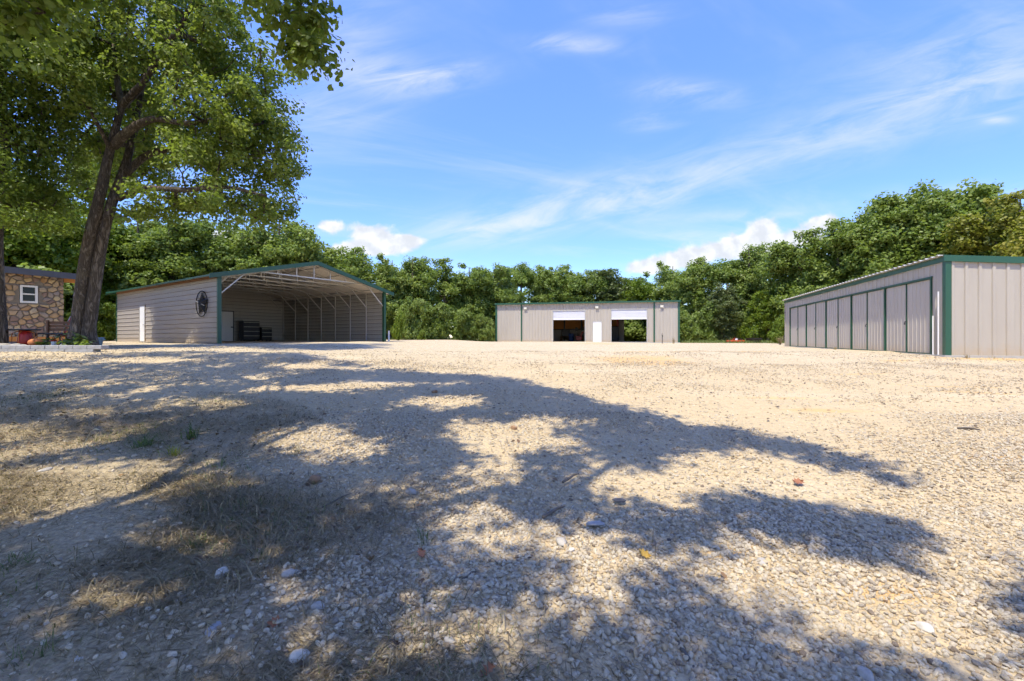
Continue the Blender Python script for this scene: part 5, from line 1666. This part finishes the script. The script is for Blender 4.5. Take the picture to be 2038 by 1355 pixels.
# ------------------------------------------------------------------ small things at the lot's far edge
def far_things():
    def grd(px, py): return on_ground(px, py)
    # orange implement
    x, Y = at(1464, 680, 44.0).x, 44.0
    e = empty('mower_deck', (x, Y, gz(x, Y)), .2); e.scale = (.8, .8, .8); tag(e, 'low orange-red machine deck lying at wood edge right of the workshop', 'implement')
    m = MB(); m.bevel_box(-.95, .95, -.5, .5, .10, .34, .08); m.build('deck', M['orange'], e)
    MB().bar((-.5, 0, .3), (-.1, 0, .62), .06).bar((.35, 0, .3), (-.1, 0, .62), .06).build('hitch', M['orange'], e)
    MB().bar((-.1, 0, .6), (.85, -.2, .42), .05).build('shaft', M['dark'], e)
    MB().lathe([(.16, 0), (.16, .14), (.1, .18)], 12, (.1, 0, .34)).build('gearbox', M['white'], e)
    for sx in (-.9, .9):
        MB().tube([(sx, .55, .12), (sx, .68, .12)], .13, 12).build('wheel', M['black'], e)
    x = at(1500, 680, 43.5).x
    e = empty('black_tub', (x, 43.5, gz(x, 43.5)), 0); tag(e, 'black square tub with a young plant at wood edge', 'tub')
    m = MB(); vs = []
    for q, zz in ((.40, 0), (.52, .42), (.56, .42), (.56, .48), (.48, .48), (.38, .2)):
        vs += [(-q, -q, zz), (q, -q, zz), (q, q, zz), (-q, q, zz)]
    fs = [(3, 2, 1, 0)] + [(4 * i + k, 4 * i + (k + 1) % 4, 4 * i + 4 + (k + 1) % 4, 4 * i + 4 + k) for i in range(5) for k in range(4)] + [(20, 21, 22, 23)]
    m.add(vs, fs); m.build('body', M['black'], e)
    e2 = empty('potted_sapling', (x, 43.5, gz(x, 43.5) + .2), 0); tag(e2, 'young leafy sapling growing in the black tub', 'plant')
    r = np.random.default_rng(8); n = 70
    pos = r.normal(size=(n, 3)) * np.array([.28, .28, .3]) + np.array([0, 0, 1.0]); v, f, t = leaf_cloud(r, pos, r.normal(size=(n, 3)) + np.array([0, 0, 1.]), r.uniform(.15, .28, n), True)
    link('leaves', big_mesh('leaves', v, f, M['leaf_bright'], False, {'tone': t}), None, e2); MB().tube([(0, 0, 0), (.02, 0, .5), (0, 0, 1.1)], .018, 6).build('stem', M['bark'], e2)
    # thin dark standpipe and weed stalk in front of the workshop
    x, Y = at(1318, 684, 40.0).x, 40.0
    e = empty('standpipe', (x, Y, gz(x, Y)), 0); tag(e, 'thin black standpipe before right end of the workshop', 'pipe')
    MB().tube([(0, 0, -.1), (0, 0, .72)], .03, 8).build('pipe', M['black'], e)
    MB().tube([(0, 0, .66), (0, -.12, .68), (0, -.15, .60)], .022, 8).build('spout', M['black'], e)
    MB().lathe([(.05, .0), (.06, .03), (.04, .06)], 10, (0, 0, .72)).build('cap', M['black'], e)
    MB().bar((-.05, 0, .74), (.02, 0, .92), .02).build('lever', M['dark'], e)
    def weed(px, Y, h, n, mat, name, lab, cat, spread=.18, wd=.018, seed=1):
        x = (px - CX) / FPX * Y
        e = empty(name, (x, Y, gz(x, Y)), 0); tag(e, lab, cat)
        r = np.random.default_rng(seed); V = []; F = []; Tn = []
        for k in range(n):
            a = r.uniform(0, 6.28); l = h * r.uniform(.5, 1.1); sp = spread * r.uniform(.2, 1)
            p0 = np.array([r.normal(0, .03), r.normal(0, .03), -.02]); p1 = p0 + np.array([math.cos(a) * sp * .4, math.sin(a) * sp * .4, l * .6]); p2 = p0 + np.array([math.cos(a) * sp, math.sin(a) * sp, l * r.uniform(.75, 1)])
            s = np.array([-math.sin(a), math.cos(a), 0]) * wd
            b = len(V); V += [p0 - s, p0 + s, p1 + s * .8, p1 - s * .8, p2 + s * .15, p2 - s * .15]; F += [(b, b + 1, b + 2, b + 3), (b + 3, b + 2, b + 4, b + 5)]; Tn += [r.random()] * 6
        link('blades', big_mesh('blades', np.array(V), np.array(F), M[mat], False, {'tone': np.array(Tn)}), None, e)
        return e
    weed(1341, 40.5, .62, 22, 'straw', 'weed_stalk', 'pale dry weed clump before right corner of the workshop', 'weed', .14, .02, 2)
    weed(1553, 34.0, .75, 70, 'straw', 'grass_clump', 'tall yellow grass clump at far corner of the storage building', 'grass clump', .6, .014, 3)
    weed(1922, 12.35, .16, 26, 'straw', 'straw_tuft', 'dry brown tuft at foot of the storage end wall, nearest the green corner', 'grass tuft', .2, .004, 31)
    weed(1975, 12.2, .13, 22, 'straw', 'straw_tuft', 'dry brown tuft at foot of storage end wall near the picture edge', 'grass tuft', .22, .004, 32)
    weed(1662, 18.9, .18, 22, 'straw', 'straw_tuft', 'small straw tuft at the foot of the storage doors, midway along', 'grass tuft', .2, .005, 33)
    weed(1285, 58.5, 1.0, 50, 'leaf_yellow', 'weed_stalk', 'yellow weed seen at lower right of the open right bay', 'weed', .5, .03, 4)
    return weed


weed = far_things()


# ------------------------------------------------------------------ gravel: loose stones on the near lot
def litter_amount(x, y):
    w = .5 + .5 * np.sin(x * 1.7 + 1.3 * np.sin(y * 1.1)) * np.cos(y * 1.9 + x * .6)
    e = (y - 1.7) * .64 + x + .40 + (w - .5) * 1.3
    q = np.clip((e + .7) / 1.4, 0, 1); q = q * q * (3 - 2 * q)
    far = np.clip((y + w * 1.2 - 6.4) / 1.6, 0, 1)
    return (1 - q) * (1 - far)


def build_gravel():
    r = np.random.default_rng(12)
    P = []; S = []
    def scatter(n, y0, y1, lo, hi, power=1.0):
        # evenly over the wedge of ground seen between two distances
        ym = (y0 + y1) / 2; n = int(n * (1 + 2.6 / (1.24 * ym)))
        y = r.uniform(y0, y1, n * 2); y = y[r.random(n * 2) < (1.24 * y + 2.6) / (1.24 * y1 + 2.6)][:n]; n = len(y)
        x = r.uniform(-1, 1, n) * (1.24 * y + 2.6)
        s = lo + (hi - lo) * r.random(n) ** 3.0
        lit = litter_amount(x, y)
        keep = r.random(n) > lit * .93
        keep &= r.random(n) < np.clip(1.15 - (np.abs(x) - 1.24 * y) / 2.6, 0, 1)
        # drifts: thick and thin stone cover
        dr = .5 + .5 * np.sin(x * 2.1 + 2 * np.sin(y * .9 + .4)) * np.sin(y * 1.7 + 1.2 * np.cos(x * 1.3))
        lf = sum(np.sin(x * math.cos(a) * f + y * math.sin(a) * f + p) for f, a, p in ((.9, .4, 1.), (1.3, 2.1, .3), (2.2, 1.1, 2.), (3.4, 2.8, 4.), (.5, 1.5, .7), (5.1, .2, 1.7))) / 2.6
        cover = .62 + .30 * lf + .35 * (dr - .5)
        for t0 in (-.75, .75):          # the two ruts of the drive to the workshop
            tr = 1.9 + .22 * y + .9 * np.sin(y * .16) + t0
            cover = cover - .42 * np.exp(-((x - tr) / .20) ** 2)
            tr = -1.2 - .42 * y + t0
            cover = cover - .30 * np.exp(-((x - tr) / .18) ** 2)
        keep &= r.random(n) < np.clip(cover, .06, 1)
        P.append(np.stack([x, y], 1)[keep]); S.append(s[keep])
    scatter(95000, 1.15, 3.2, .003, .018)
    scatter(105000, 3.0, 6.0, .004, .019)
    scatter(70000, 5.8, 11.0, .007, .021)
    scatter(20000, 10.5, 16.0, .010, .024)
    P = np.concatenate(P); S = np.concatenate(S); n = len(S)
    z = ground_z(P[:, 0], P[:, 1])
    q = np.zeros(n); r2 = np.random.default_rng(3)
    for k in range(26):
        f = r2.uniform(0.5, 5.5); a = r2.uniform(0, 6.28); ph = r2.uniform(0, 6.28)
        q += np.sin((P[:, 0] * math.cos(a) + P[:, 1] * math.sin(a)) * f + ph) * (0.010 / (0.5 + f * 0.6))
    z = z + q + S * .30
    me = bpy.data.meshes.new('gravel')
    me.vertices.add(n); me.vertices.foreach_set('co', np.stack([P[:, 0], P[:, 1], z], 1).astype(np.float32).ravel())
    sc = np.stack([S * r.uniform(.8, 1.5, n), S * r.uniform(.7, 1.1, n), S * r.uniform(.45, .9, n)], 1)
    ro = np.stack([r.normal(0, .45, n), r.normal(0, .45, n), r.uniform(0, 6.28, n)], 1)
    for nm, ar in (('scl', sc), ('rot', ro)):
        a = me.attributes.new(nm, 'FLOAT_VECTOR', 'POINT'); a.data.foreach_set('vector', ar.astype(np.float32).ravel())
    a = me.attributes.new('pick', 'INT', 'POINT'); a.data.foreach_set('value', r.integers(0, 6, n).astype(np.int32))
    me.update()
    o = link('gravel', me, M['gravel']); tag(o, 'loose pale limestone gravel strewn over the lot', 'gravel', kind='stuff')
    g = bpy.data.node_groups.new('gravel_scatter', 'GeometryNodeTree')
    g.interface.new_socket('Geometry', in_out='INPUT', socket_type='NodeSocketGeometry'); g.interface.new_socket('Geometry', in_out='OUTPUT', socket_type='NodeSocketGeometry')
    gi = g.nodes.new('NodeGroupInput'); go = g.nodes.new('NodeGroupOutput')
    iop = g.nodes.new('GeometryNodeInstanceOnPoints'); iop.inputs['Pick Instance'].default_value = True
    jn = g.nodes.new('GeometryNodeGeometryToInstance')
    for k in range(6):
        ico = g.nodes.new('GeometryNodeMeshIcoSphere'); ico.inputs['Radius'].default_value = 1.0; ico.inputs['Subdivisions'].default_value = 2
        pos = g.nodes.new('GeometryNodeInputPosition')
        vor = g.nodes.new('ShaderNodeTexVoronoi'); vor.feature = 'F1'; vor.inputs['Scale'].default_value = .75
        ad = g.nodes.new('ShaderNodeVectorMath'); ad.operation = 'ADD'; ad.inputs[1].default_value = (k * 7.3, k * 3.1, k * 5.7)
        g.links.new(pos.outputs[0], ad.inputs[0]); g.links.new(ad.outputs[0], vor.inputs['Vector'])
        mp = g.nodes.new('ShaderNodeMapRange'); mp.inputs[1].default_value = .1; mp.inputs[2].default_value = .9; mp.inputs[3].default_value = 1.12; mp.inputs[4].default_value = .62
        g.links.new(vor.outputs['Distance'], mp.inputs[0])
        ml = g.nodes.new('ShaderNodeVectorMath'); ml.operation = 'SCALE'
        g.links.new(pos.outputs[0], ml.inputs[0]); g.links.new(mp.outputs[0], ml.inputs['Scale'])
        sp = g.nodes.new('GeometryNodeSetPosition'); g.links.new(ico.outputs['Mesh'], sp.inputs['Geometry']); g.links.new(ml.outputs[0], sp.inputs['Position'])
        sm = g.nodes.new('GeometryNodeSetMaterial'); sm.inputs['Material'].default_value = M['gravel']; g.links.new(sp.outputs[0], sm.inputs['Geometry'])
        g.links.new(sm.outputs[0], jn.inputs['Geometry'])
    def named(nm, typ):
        nd = g.nodes.new('GeometryNodeInputNamedAttribute'); nd.data_type = typ; nd.inputs['Name'].default_value = nm; return nd.outputs['Attribute']
    e2r = g.nodes.new('FunctionNodeEulerToRotation'); g.links.new(named('rot', 'FLOAT_VECTOR'), e2r.inputs[0])
    g.links.new(gi.outputs[0], iop.inputs['Points']); g.links.new(jn.outputs[0], iop.inputs['Instance'])
    g.links.new(named('pick', 'INT'), iop.inputs['Instance Index']); g.links.new(e2r.outputs[0], iop.inputs['Rotation']); g.links.new(named('scl', 'FLOAT_VECTOR'), iop.inputs['Scale'])
    g.links.new(iop.outputs[0], go.inputs[0])
    md = o.modifiers.new('scatter', 'NODES'); md.node_group = g


build_gravel()


def blades(r, x, y, z, length, width, lay, tone, mid=None):
    """arrays of grass blades; lay 0 upright .. 1 flat"""
    n = len(x); a = r.uniform(0, 6.28, n)
    dx, dy = np.cos(a), np.sin(a); el = (1 - lay) * 1.35 + .04
    h = np.sin(el) * length; o = np.cos(el) * length
    p0 = np.stack([x, y, z], 1); p1 = p0 + np.stack([dx * o * .45, dy * o * .45, h * .62], 1); p2 = p0 + np.stack([dx * o, dy * o, h * .8], 1)
    s = np.stack([-dy, dx, np.zeros(n)], 1) * width[:, None]
    V = np.stack([p0 - s, p0 + s, p1 + s * .8, p1 - s * .8, p2 + s * .15, p2 - s * .15], 1).reshape(-1, 3)
    F = (np.array([[0, 1, 2, 3], [3, 2, 4, 5]])[None] + (np.arange(n) * 6)[:, None, None]).reshape(-1, 4)
    return V, F, np.repeat(tone, 6)


def build_litter():
    r = np.random.default_rng(14)
    # dry straw over the bare left-hand ground
    n = 210000
    y = np.where(r.random(n) < .3, np.sqrt(r.uniform(1.1, 3.8 ** 2, n)), np.sqrt(r.uniform(1.1, 8.0 ** 2, n))); x = r.uniform(-1.25, .35, n) * y
    clump = .5 + .5 * np.sin(x * 3.1 + 2 * np.sin(y * 1.6)) * np.cos(y * 2.7 + 1.1 * np.sin(x * 2))
    lit = litter_amount(x, y)
    keep = r.random(n) < (lit * .9 + .02) * (.30 + .7 * clump)
    x, y = x[keep], y[keep]; n = len(x)
    V, F, T = blades(r, x, y, ground_z(x, y) + r.uniform(0, .012, n), r.uniform(.04, .14, n), r.uniform(.0012, .0034, n), np.clip(r.normal(.84, .15, n), .3, 1), r.random(n) * .9)
    tag(link('dry_grass', big_mesh('dry_grass', V, F, M['straw'], False, {'tone': T})), 'flattened dry straw on the bare ground at lower left', 'dry grass', kind='stuff')
    # thin living grass
    n = 42000
    y = np.sqrt(r.uniform(1.1, 7.5 ** 2, n)); x = r.uniform(-1.25, .1, n) * y
    g = np.sin(x * 2.3 + 1.5 * np.sin(y * 1.2 + 2)) * np.cos(y * 1.9 + .7 * np.sin(x * 2.9))
    keep = r.random(n) < (litter_amount(x, y)) * np.clip(g * 1.3 - .15, 0, 1)
    x, y = x[keep], y[keep]; n = len(x)
    V, F, T = blades(r, x, y, ground_z(x, y), r.uniform(.03, .09, n), r.uniform(.001, .0022, n), np.clip(r.normal(.5, .22, n), .05, .95), r.random(n))
    tag(link('sparse_grass', big_mesh('sparse_grass', V, F, M['grass'], False, {'tone': T})), 'thin green grass among the straw at lower left', 'grass', kind='stuff')
    # brown leaf litter
    n = 9000
    y = np.sqrt(r.uniform(1.2, 9.0 ** 2, n)); x = r.uniform(-1.25, .9, n) * y
    keep = r.random(n) < litter_amount(x, y) * .8 + .03
    x, y = x[keep], y[keep]; n = len(x)
    nr = r.normal(size=(n, 3)) * .35; nr[:, 2] = 1
    v, f, t = leaf_cloud(r, np.stack([x, y, ground_z(x, y) + .012], 1), nr, r.uniform(.025, .06, n), True)
    tag(link('leaf_litter', big_mesh('leaf_litter', v, f, M['litter'], False, {'tone': t})), 'small dead leaves strewn under the oaks', 'leaf litter', kind='stuff')
    # undergrowth grass along the foot of the woods
    n = 16000
    px = r.uniform(190, 1575, n); Y = np.interp(px, [190, 230, 770, 990, 1350, 1575], [30, 38, 44, 48, 44, 42]) + r.uniform(-.6, 3.5, n)
    keep = ((px > 775) & (px < 985)) | (px > 1352) | (px < 225)
    px, Y = px[keep], Y[keep]; n = len(px); x = (px - CX) / FPX * Y
    V, F, T = blades(r, x, Y, ground_z(x, Y) - .02, r.uniform(.15, .55, n), r.uniform(.008, .02, n), r.uniform(.1, .6, n), r.random(n))
    tag(link('edge_grass', big_mesh('edge_grass', V, F, M['grass'], False, {'tone': T})), 'rough grass along the foot of the woods', 'grass', kind='stuff')


build_litter()


# ------------------------------------------------------------------ single stones, sticks and leaves that stand out
def foreground():
    big = [(1185, 1047, .062, 'rock_blue', .35, 1.35, 'flat blue-grey slate slab right of centre foreground'),
           (1117, 1083, .055, 'rock_grey', .6, 1.3, 'oblong grey stone just left of the sunny patch with yellow leaf'),
           (1137, 1097, .026, 'rock_pale', .8, 1.1, 'small white egg-shaped stone beside the oblong grey stone'),
           (857, 1215, .046, 'rock_pale', .5, 1.35, 'pale cream potato-shaped stone in a sun fleck, lower centre'),
           (876, 1258, .034, 'rock_dark', .6, 1.0, 'round dark grey stone below the cream potato-shaped stone'),
           (892, 1282, .045, 'rock_grey', .5, 1.2, 'grey stone right under the round dark stone'),
           (960, 1243, .034, 'rock_pale', .6, 1.0, 'roundish white stone right of the cream potato-shaped stone'),
           (818, 982, .06, 'rock_grey', .5, 1.3, 'long grey stone at the edge of straw, left of centre'),
           (1516, 1122, .05, 'rock_grey', .4, 1.3, 'flat pale grey stone in the shade right of the small sun loop'),
           (1556, 1139, .04, 'rock_grey', .4, 1.3, 'smaller flat stone next to the shade band, right foreground'),
           (1840, 1252, .05, 'rock_pale', .5, 1.1, 'large cream stone in the sunny band at lower right'),
           (1232, 997, .055, 'rock_dark', .35, 1.3, 'dark flat stone below the bright sun patch at centre'),
           (430, 1262, .075, 'rock_blue', .35, 1.4, 'long slate-blue flat stone at lower left'),
           (632, 1215, .045, 'rock_grey', .8, 1.0, 'rounded grey stone right of the sun fleck at lower left'),
           (440, 1147, .055, 'rock_pale', .6, 1.2, 'lumpy pale stone above the sun fleck at lower left'),
           (580, 1148, .06, 'rock_grey', .5, 1.2, 'broad grey stone at right end of the lower left sun fleck'),
           (155, 1328, .05, 'rock_pale', .6, 1.1, 'whitish stone near the lower left corner'),
           (595, 1318, .05, 'rock_pale', .8, 1.1, 'cream stone with shadowed cleft at bottom edge, left of centre'),
           (626, 958, .075, 'rock_rust', .6, 1.1, 'brown lump of rock in the grass, left of centre'),
           (90, 940, .07, 'rock_grey', .45, 1.1, 'half-buried grey rock in the sunny dry grass at left'),
           (1022, 853, .055, 'rock_rust', .6, 1.2, 'reddish brown stone in shade at centre of the lot'),
           (865, 781, .075, 'rock_rust', .6, 1.1, 'dark brown clod in the far shade left of centre'),
           (1240, 1310, .06, 'rock_grey', .3, 1.3, 'flat grey angular stone at bottom edge right of centre'),
           (1725, 1350, .045, 'rock_grey', .5, 1.2, 'small grey stone at bottom edge towards the right'),
           (1995, 942, .11, 'rock_rust', .3, 1.5, 'ochre flat rock at the right edge of the sunny lot')]
    for i, (px, py, s, mn, fl, stt, lab) in enumerate(big):
        p = on_ground(px, py); s *= .74
        o = link('loose_stone', rock_mesh(200 + i, s, fl, 3, stt), M[mn]); o.location = (p.x, p.y, p.z + s * fl * .45); o.rotation_euler = (0, 0, i * 1.7)
        for pl in o.data.polygons: pl.use_smooth = True
        tag(o, lab, 'stone')
    def twig(px0, py0, px1, py1, rad, lab, knob=True, bend=.03):
        a = on_ground(px0, py0); b = on_ground(px1, py1)
        e = empty('twig', a, 0); tag(e, lab, 'stick')
        d = b - a; n = d.cross(Vector((0, 0, 1))).normalized()
        pts = [Vector((0, 0, rad * 1.2)), d * .35 + n * bend * d.length + Vector((0, 0, rad * 2.2)), d * .7 - n * bend * .5 * d.length + Vector((0, 0, rad * 2.0)), d + Vector((0, 0, rad * 1.2))]
        pp, rr = smooth_path([tuple(p) for p in pts], [rad, rad * 1.05, rad * .85, rad * .5], 4)
        MB().tube(pp, rr, 8).build('stem', M['stick'], e, True)
        if knob:
            MB().tube([pp[7], tuple(Vector(pp[7]) + n * rad * 4 + d * .12 + Vector((0, 0, rad * 2)))], [rad * .6, rad * .25], 6).build('side_shoot', M['stick'], e)
    twig(1120, 963, 1152, 946, .010, 'short grey stick left of the bright central sun patch')
    twig(1080, 1034, 1124, 1013, .011, 'bent grey stick left of the blue slate slab')
    twig(918, 1155, 948, 1142, .005, 'thin dark curved twig in lower centre', False, .2)
    twig(640, 1012, 700, 985, .006, 'straight thin stick lying in straw left of centre')
    twig(1350, 1290, 1385, 1350, .009, 'dark stick running to the bottom edge right of centre', False)
    twig(1905, 855, 1950, 858, .012, 'dark twig on the sunlit gravel at far right', False)
    twig(820, 860, 770, 850, .008, 'grey twig in dappled shade left of the reddish stone', False)
    def dead_leaf(px, py, s, mat, lab, seed):
        p = on_ground(px, py); r = random.Random(seed)
        lob = [(0, 0), (.10, .12), (.34, .10), (.22, .30), (.46, .42), (.24, .52), (.34, .78), (.12, .76), (0, 1.0)]
        vs = []; fs = []
        for x, y in lob:
            c = .16 * abs(x) + .22 * (y - .5) ** 2
            vs += [(x, y - .5, c), (-x, y - .5, c + .04)] if x > 0 else [(0, y - .5, .22 * (y - .5) ** 2)] * 2
        mid = len(vs)
        for x, y in lob: vs.append((0, y - .5, .22 * (y - .5) ** 2 - .01))
        for k in range(len(lob) - 1):
            fs += [(mid + k, 2 * k, 2 * k + 2, mid + k + 1), (mid + k, mid + k + 1, 2 * k + 3, 2 * k + 1)]
        o = link('fallen_leaf', mesh_from('fallen_leaf', [(a * s, b * s, c * s) for a, b, c in vs], fs, True), mat)
        at_ = o.data.attributes.new('tone', 'FLOAT', 'POINT'); at_.data.foreach_set('value', [.75] * len(o.data.vertices))
        o.location = (p.x, p.y, p.z + .022); o.rotation_euler = (r.uniform(-.5, .5), r.uniform(-.5, .5), r.uniform(0, 6.28)); tag(o, lab, 'leaf')
    dead_leaf(1284, 1112, .085, M['leaf_dry'], 'curled yellow oak leaf in the sunny patch', 1)
    dead_leaf(838, 1110, .075, M['leaf_rust'], 'rust-brown fallen leaf beside a weed at lower centre', 2)
    dead_leaf(970, 1348, .07, M['leaf_rust'], 'reddish fallen leaf at the very bottom edge', 3)
    dead_leaf(545, 1255, .07, M['leaf_rust'], 'brown fallen leaf by the lower left sun fleck', 4)
    dead_leaf(1590, 966, .10, M['leaf_rust'], 'brown leaf in the right-hand sun patch', 5)

    def clump(px, py, h, n, mat, lab, name, cat, spread, wd, seed):
        p = on_ground(px, py); weed_at = weed(px, p.y, h, n, mat, name, lab, cat, spread, wd, seed)
    clump(30, 1135, .10, 110, 'grass', 'dense green grass tuft near the left edge', 'grass_tuft', 'grass tuft', .14, .002, 11)
    clump(385, 1092, .08, 70, 'grass', 'small green grass tuft left of centre foreground', 'grass_tuft', 'grass tuft', .10, .0018, 12)
    clump(285, 890, .16, 60, 'grass', 'loose green weed at the edge of the sunny grass', 'weed', 'weed', .26, .004, 13)
    clump(380, 872, .20, 40, 'grass', 'taller pale green weed right of the loose green one', 'weed', 'weed', .22, .004, 14)
    clump(345, 908, .14, 40, 'leaf_yellow', 'yellowish weed below the two green weeds', 'weed', 'weed', .2, .003, 15)
    clump(590, 905, .13, 45, 'straw', 'dry straw tuft in dappled light left of centre', 'straw_tuft', 'grass tuft', .16, .002, 16)
    clump(845, 1075, .09, 16, 'grass', 'little green weed above the rust-brown leaf', 'weed', 'weed', .07, .003, 17)
    clump(95, 1310, .12, 40, 'grass', 'thin green grass tuft in the lower left corner', 'grass_tuft', 'grass tuft', .12, .0016, 18)
    clump(45, 1340, .10, 60, 'grass', 'green tuft at the bottom left corner edge', 'grass_tuft', 'grass tuft', .13, .0018, 19)
    clump(325, 1300, .10, 30, 'straw', 'dry seed-headed tuft at bottom left', 'straw_tuft', 'grass tuft', .12, .0016, 20)
    clump(900, 735, .06, 20, 'grass', 'tiny weed on the gravel beyond the shade', 'weed', 'weed', .1, .004, 21)
    # nodding seed head
    p = on_ground(158, 912)
    e = empty('seed_stalk', p, 0); tag(e, 'single pale seed-headed grass stalk standing at left', 'grass stalk')
    pp, rr = smooth_path([(0, 0, 0), (.05, 0, .14), (.10, 0, .24), (.15, 0, .27), (.19, 0, .265)], [.003, .003, .002, .002, .002], 3)
    MB().tube(pp, rr, 5).build('stem', M['seed'], e, True)
    MB().tube([(.12, 0, .256), (.15, 0, .272), (.19, 0, .265)], [.004, .008, .003], 6).build('head', M['seed'], e, True)


def plain_leaf(name, col):
    m, N, out = new_mat(name); n = N.noise(obj_coords(N), 60, 4, .6)
    principled(N, out, N.mix(n, col, tuple(k * .6 for k in col)), .7); return m


M['leaf_dry'] = plain_leaf('yellow_leaf', (.62, .36, .05)); M['leaf_rust'] = plain_leaf('rust_leaf', (.36, .14, .06)); M['seed'] = plain_leaf('seed_straw', (.55, .48, .30))
foreground()
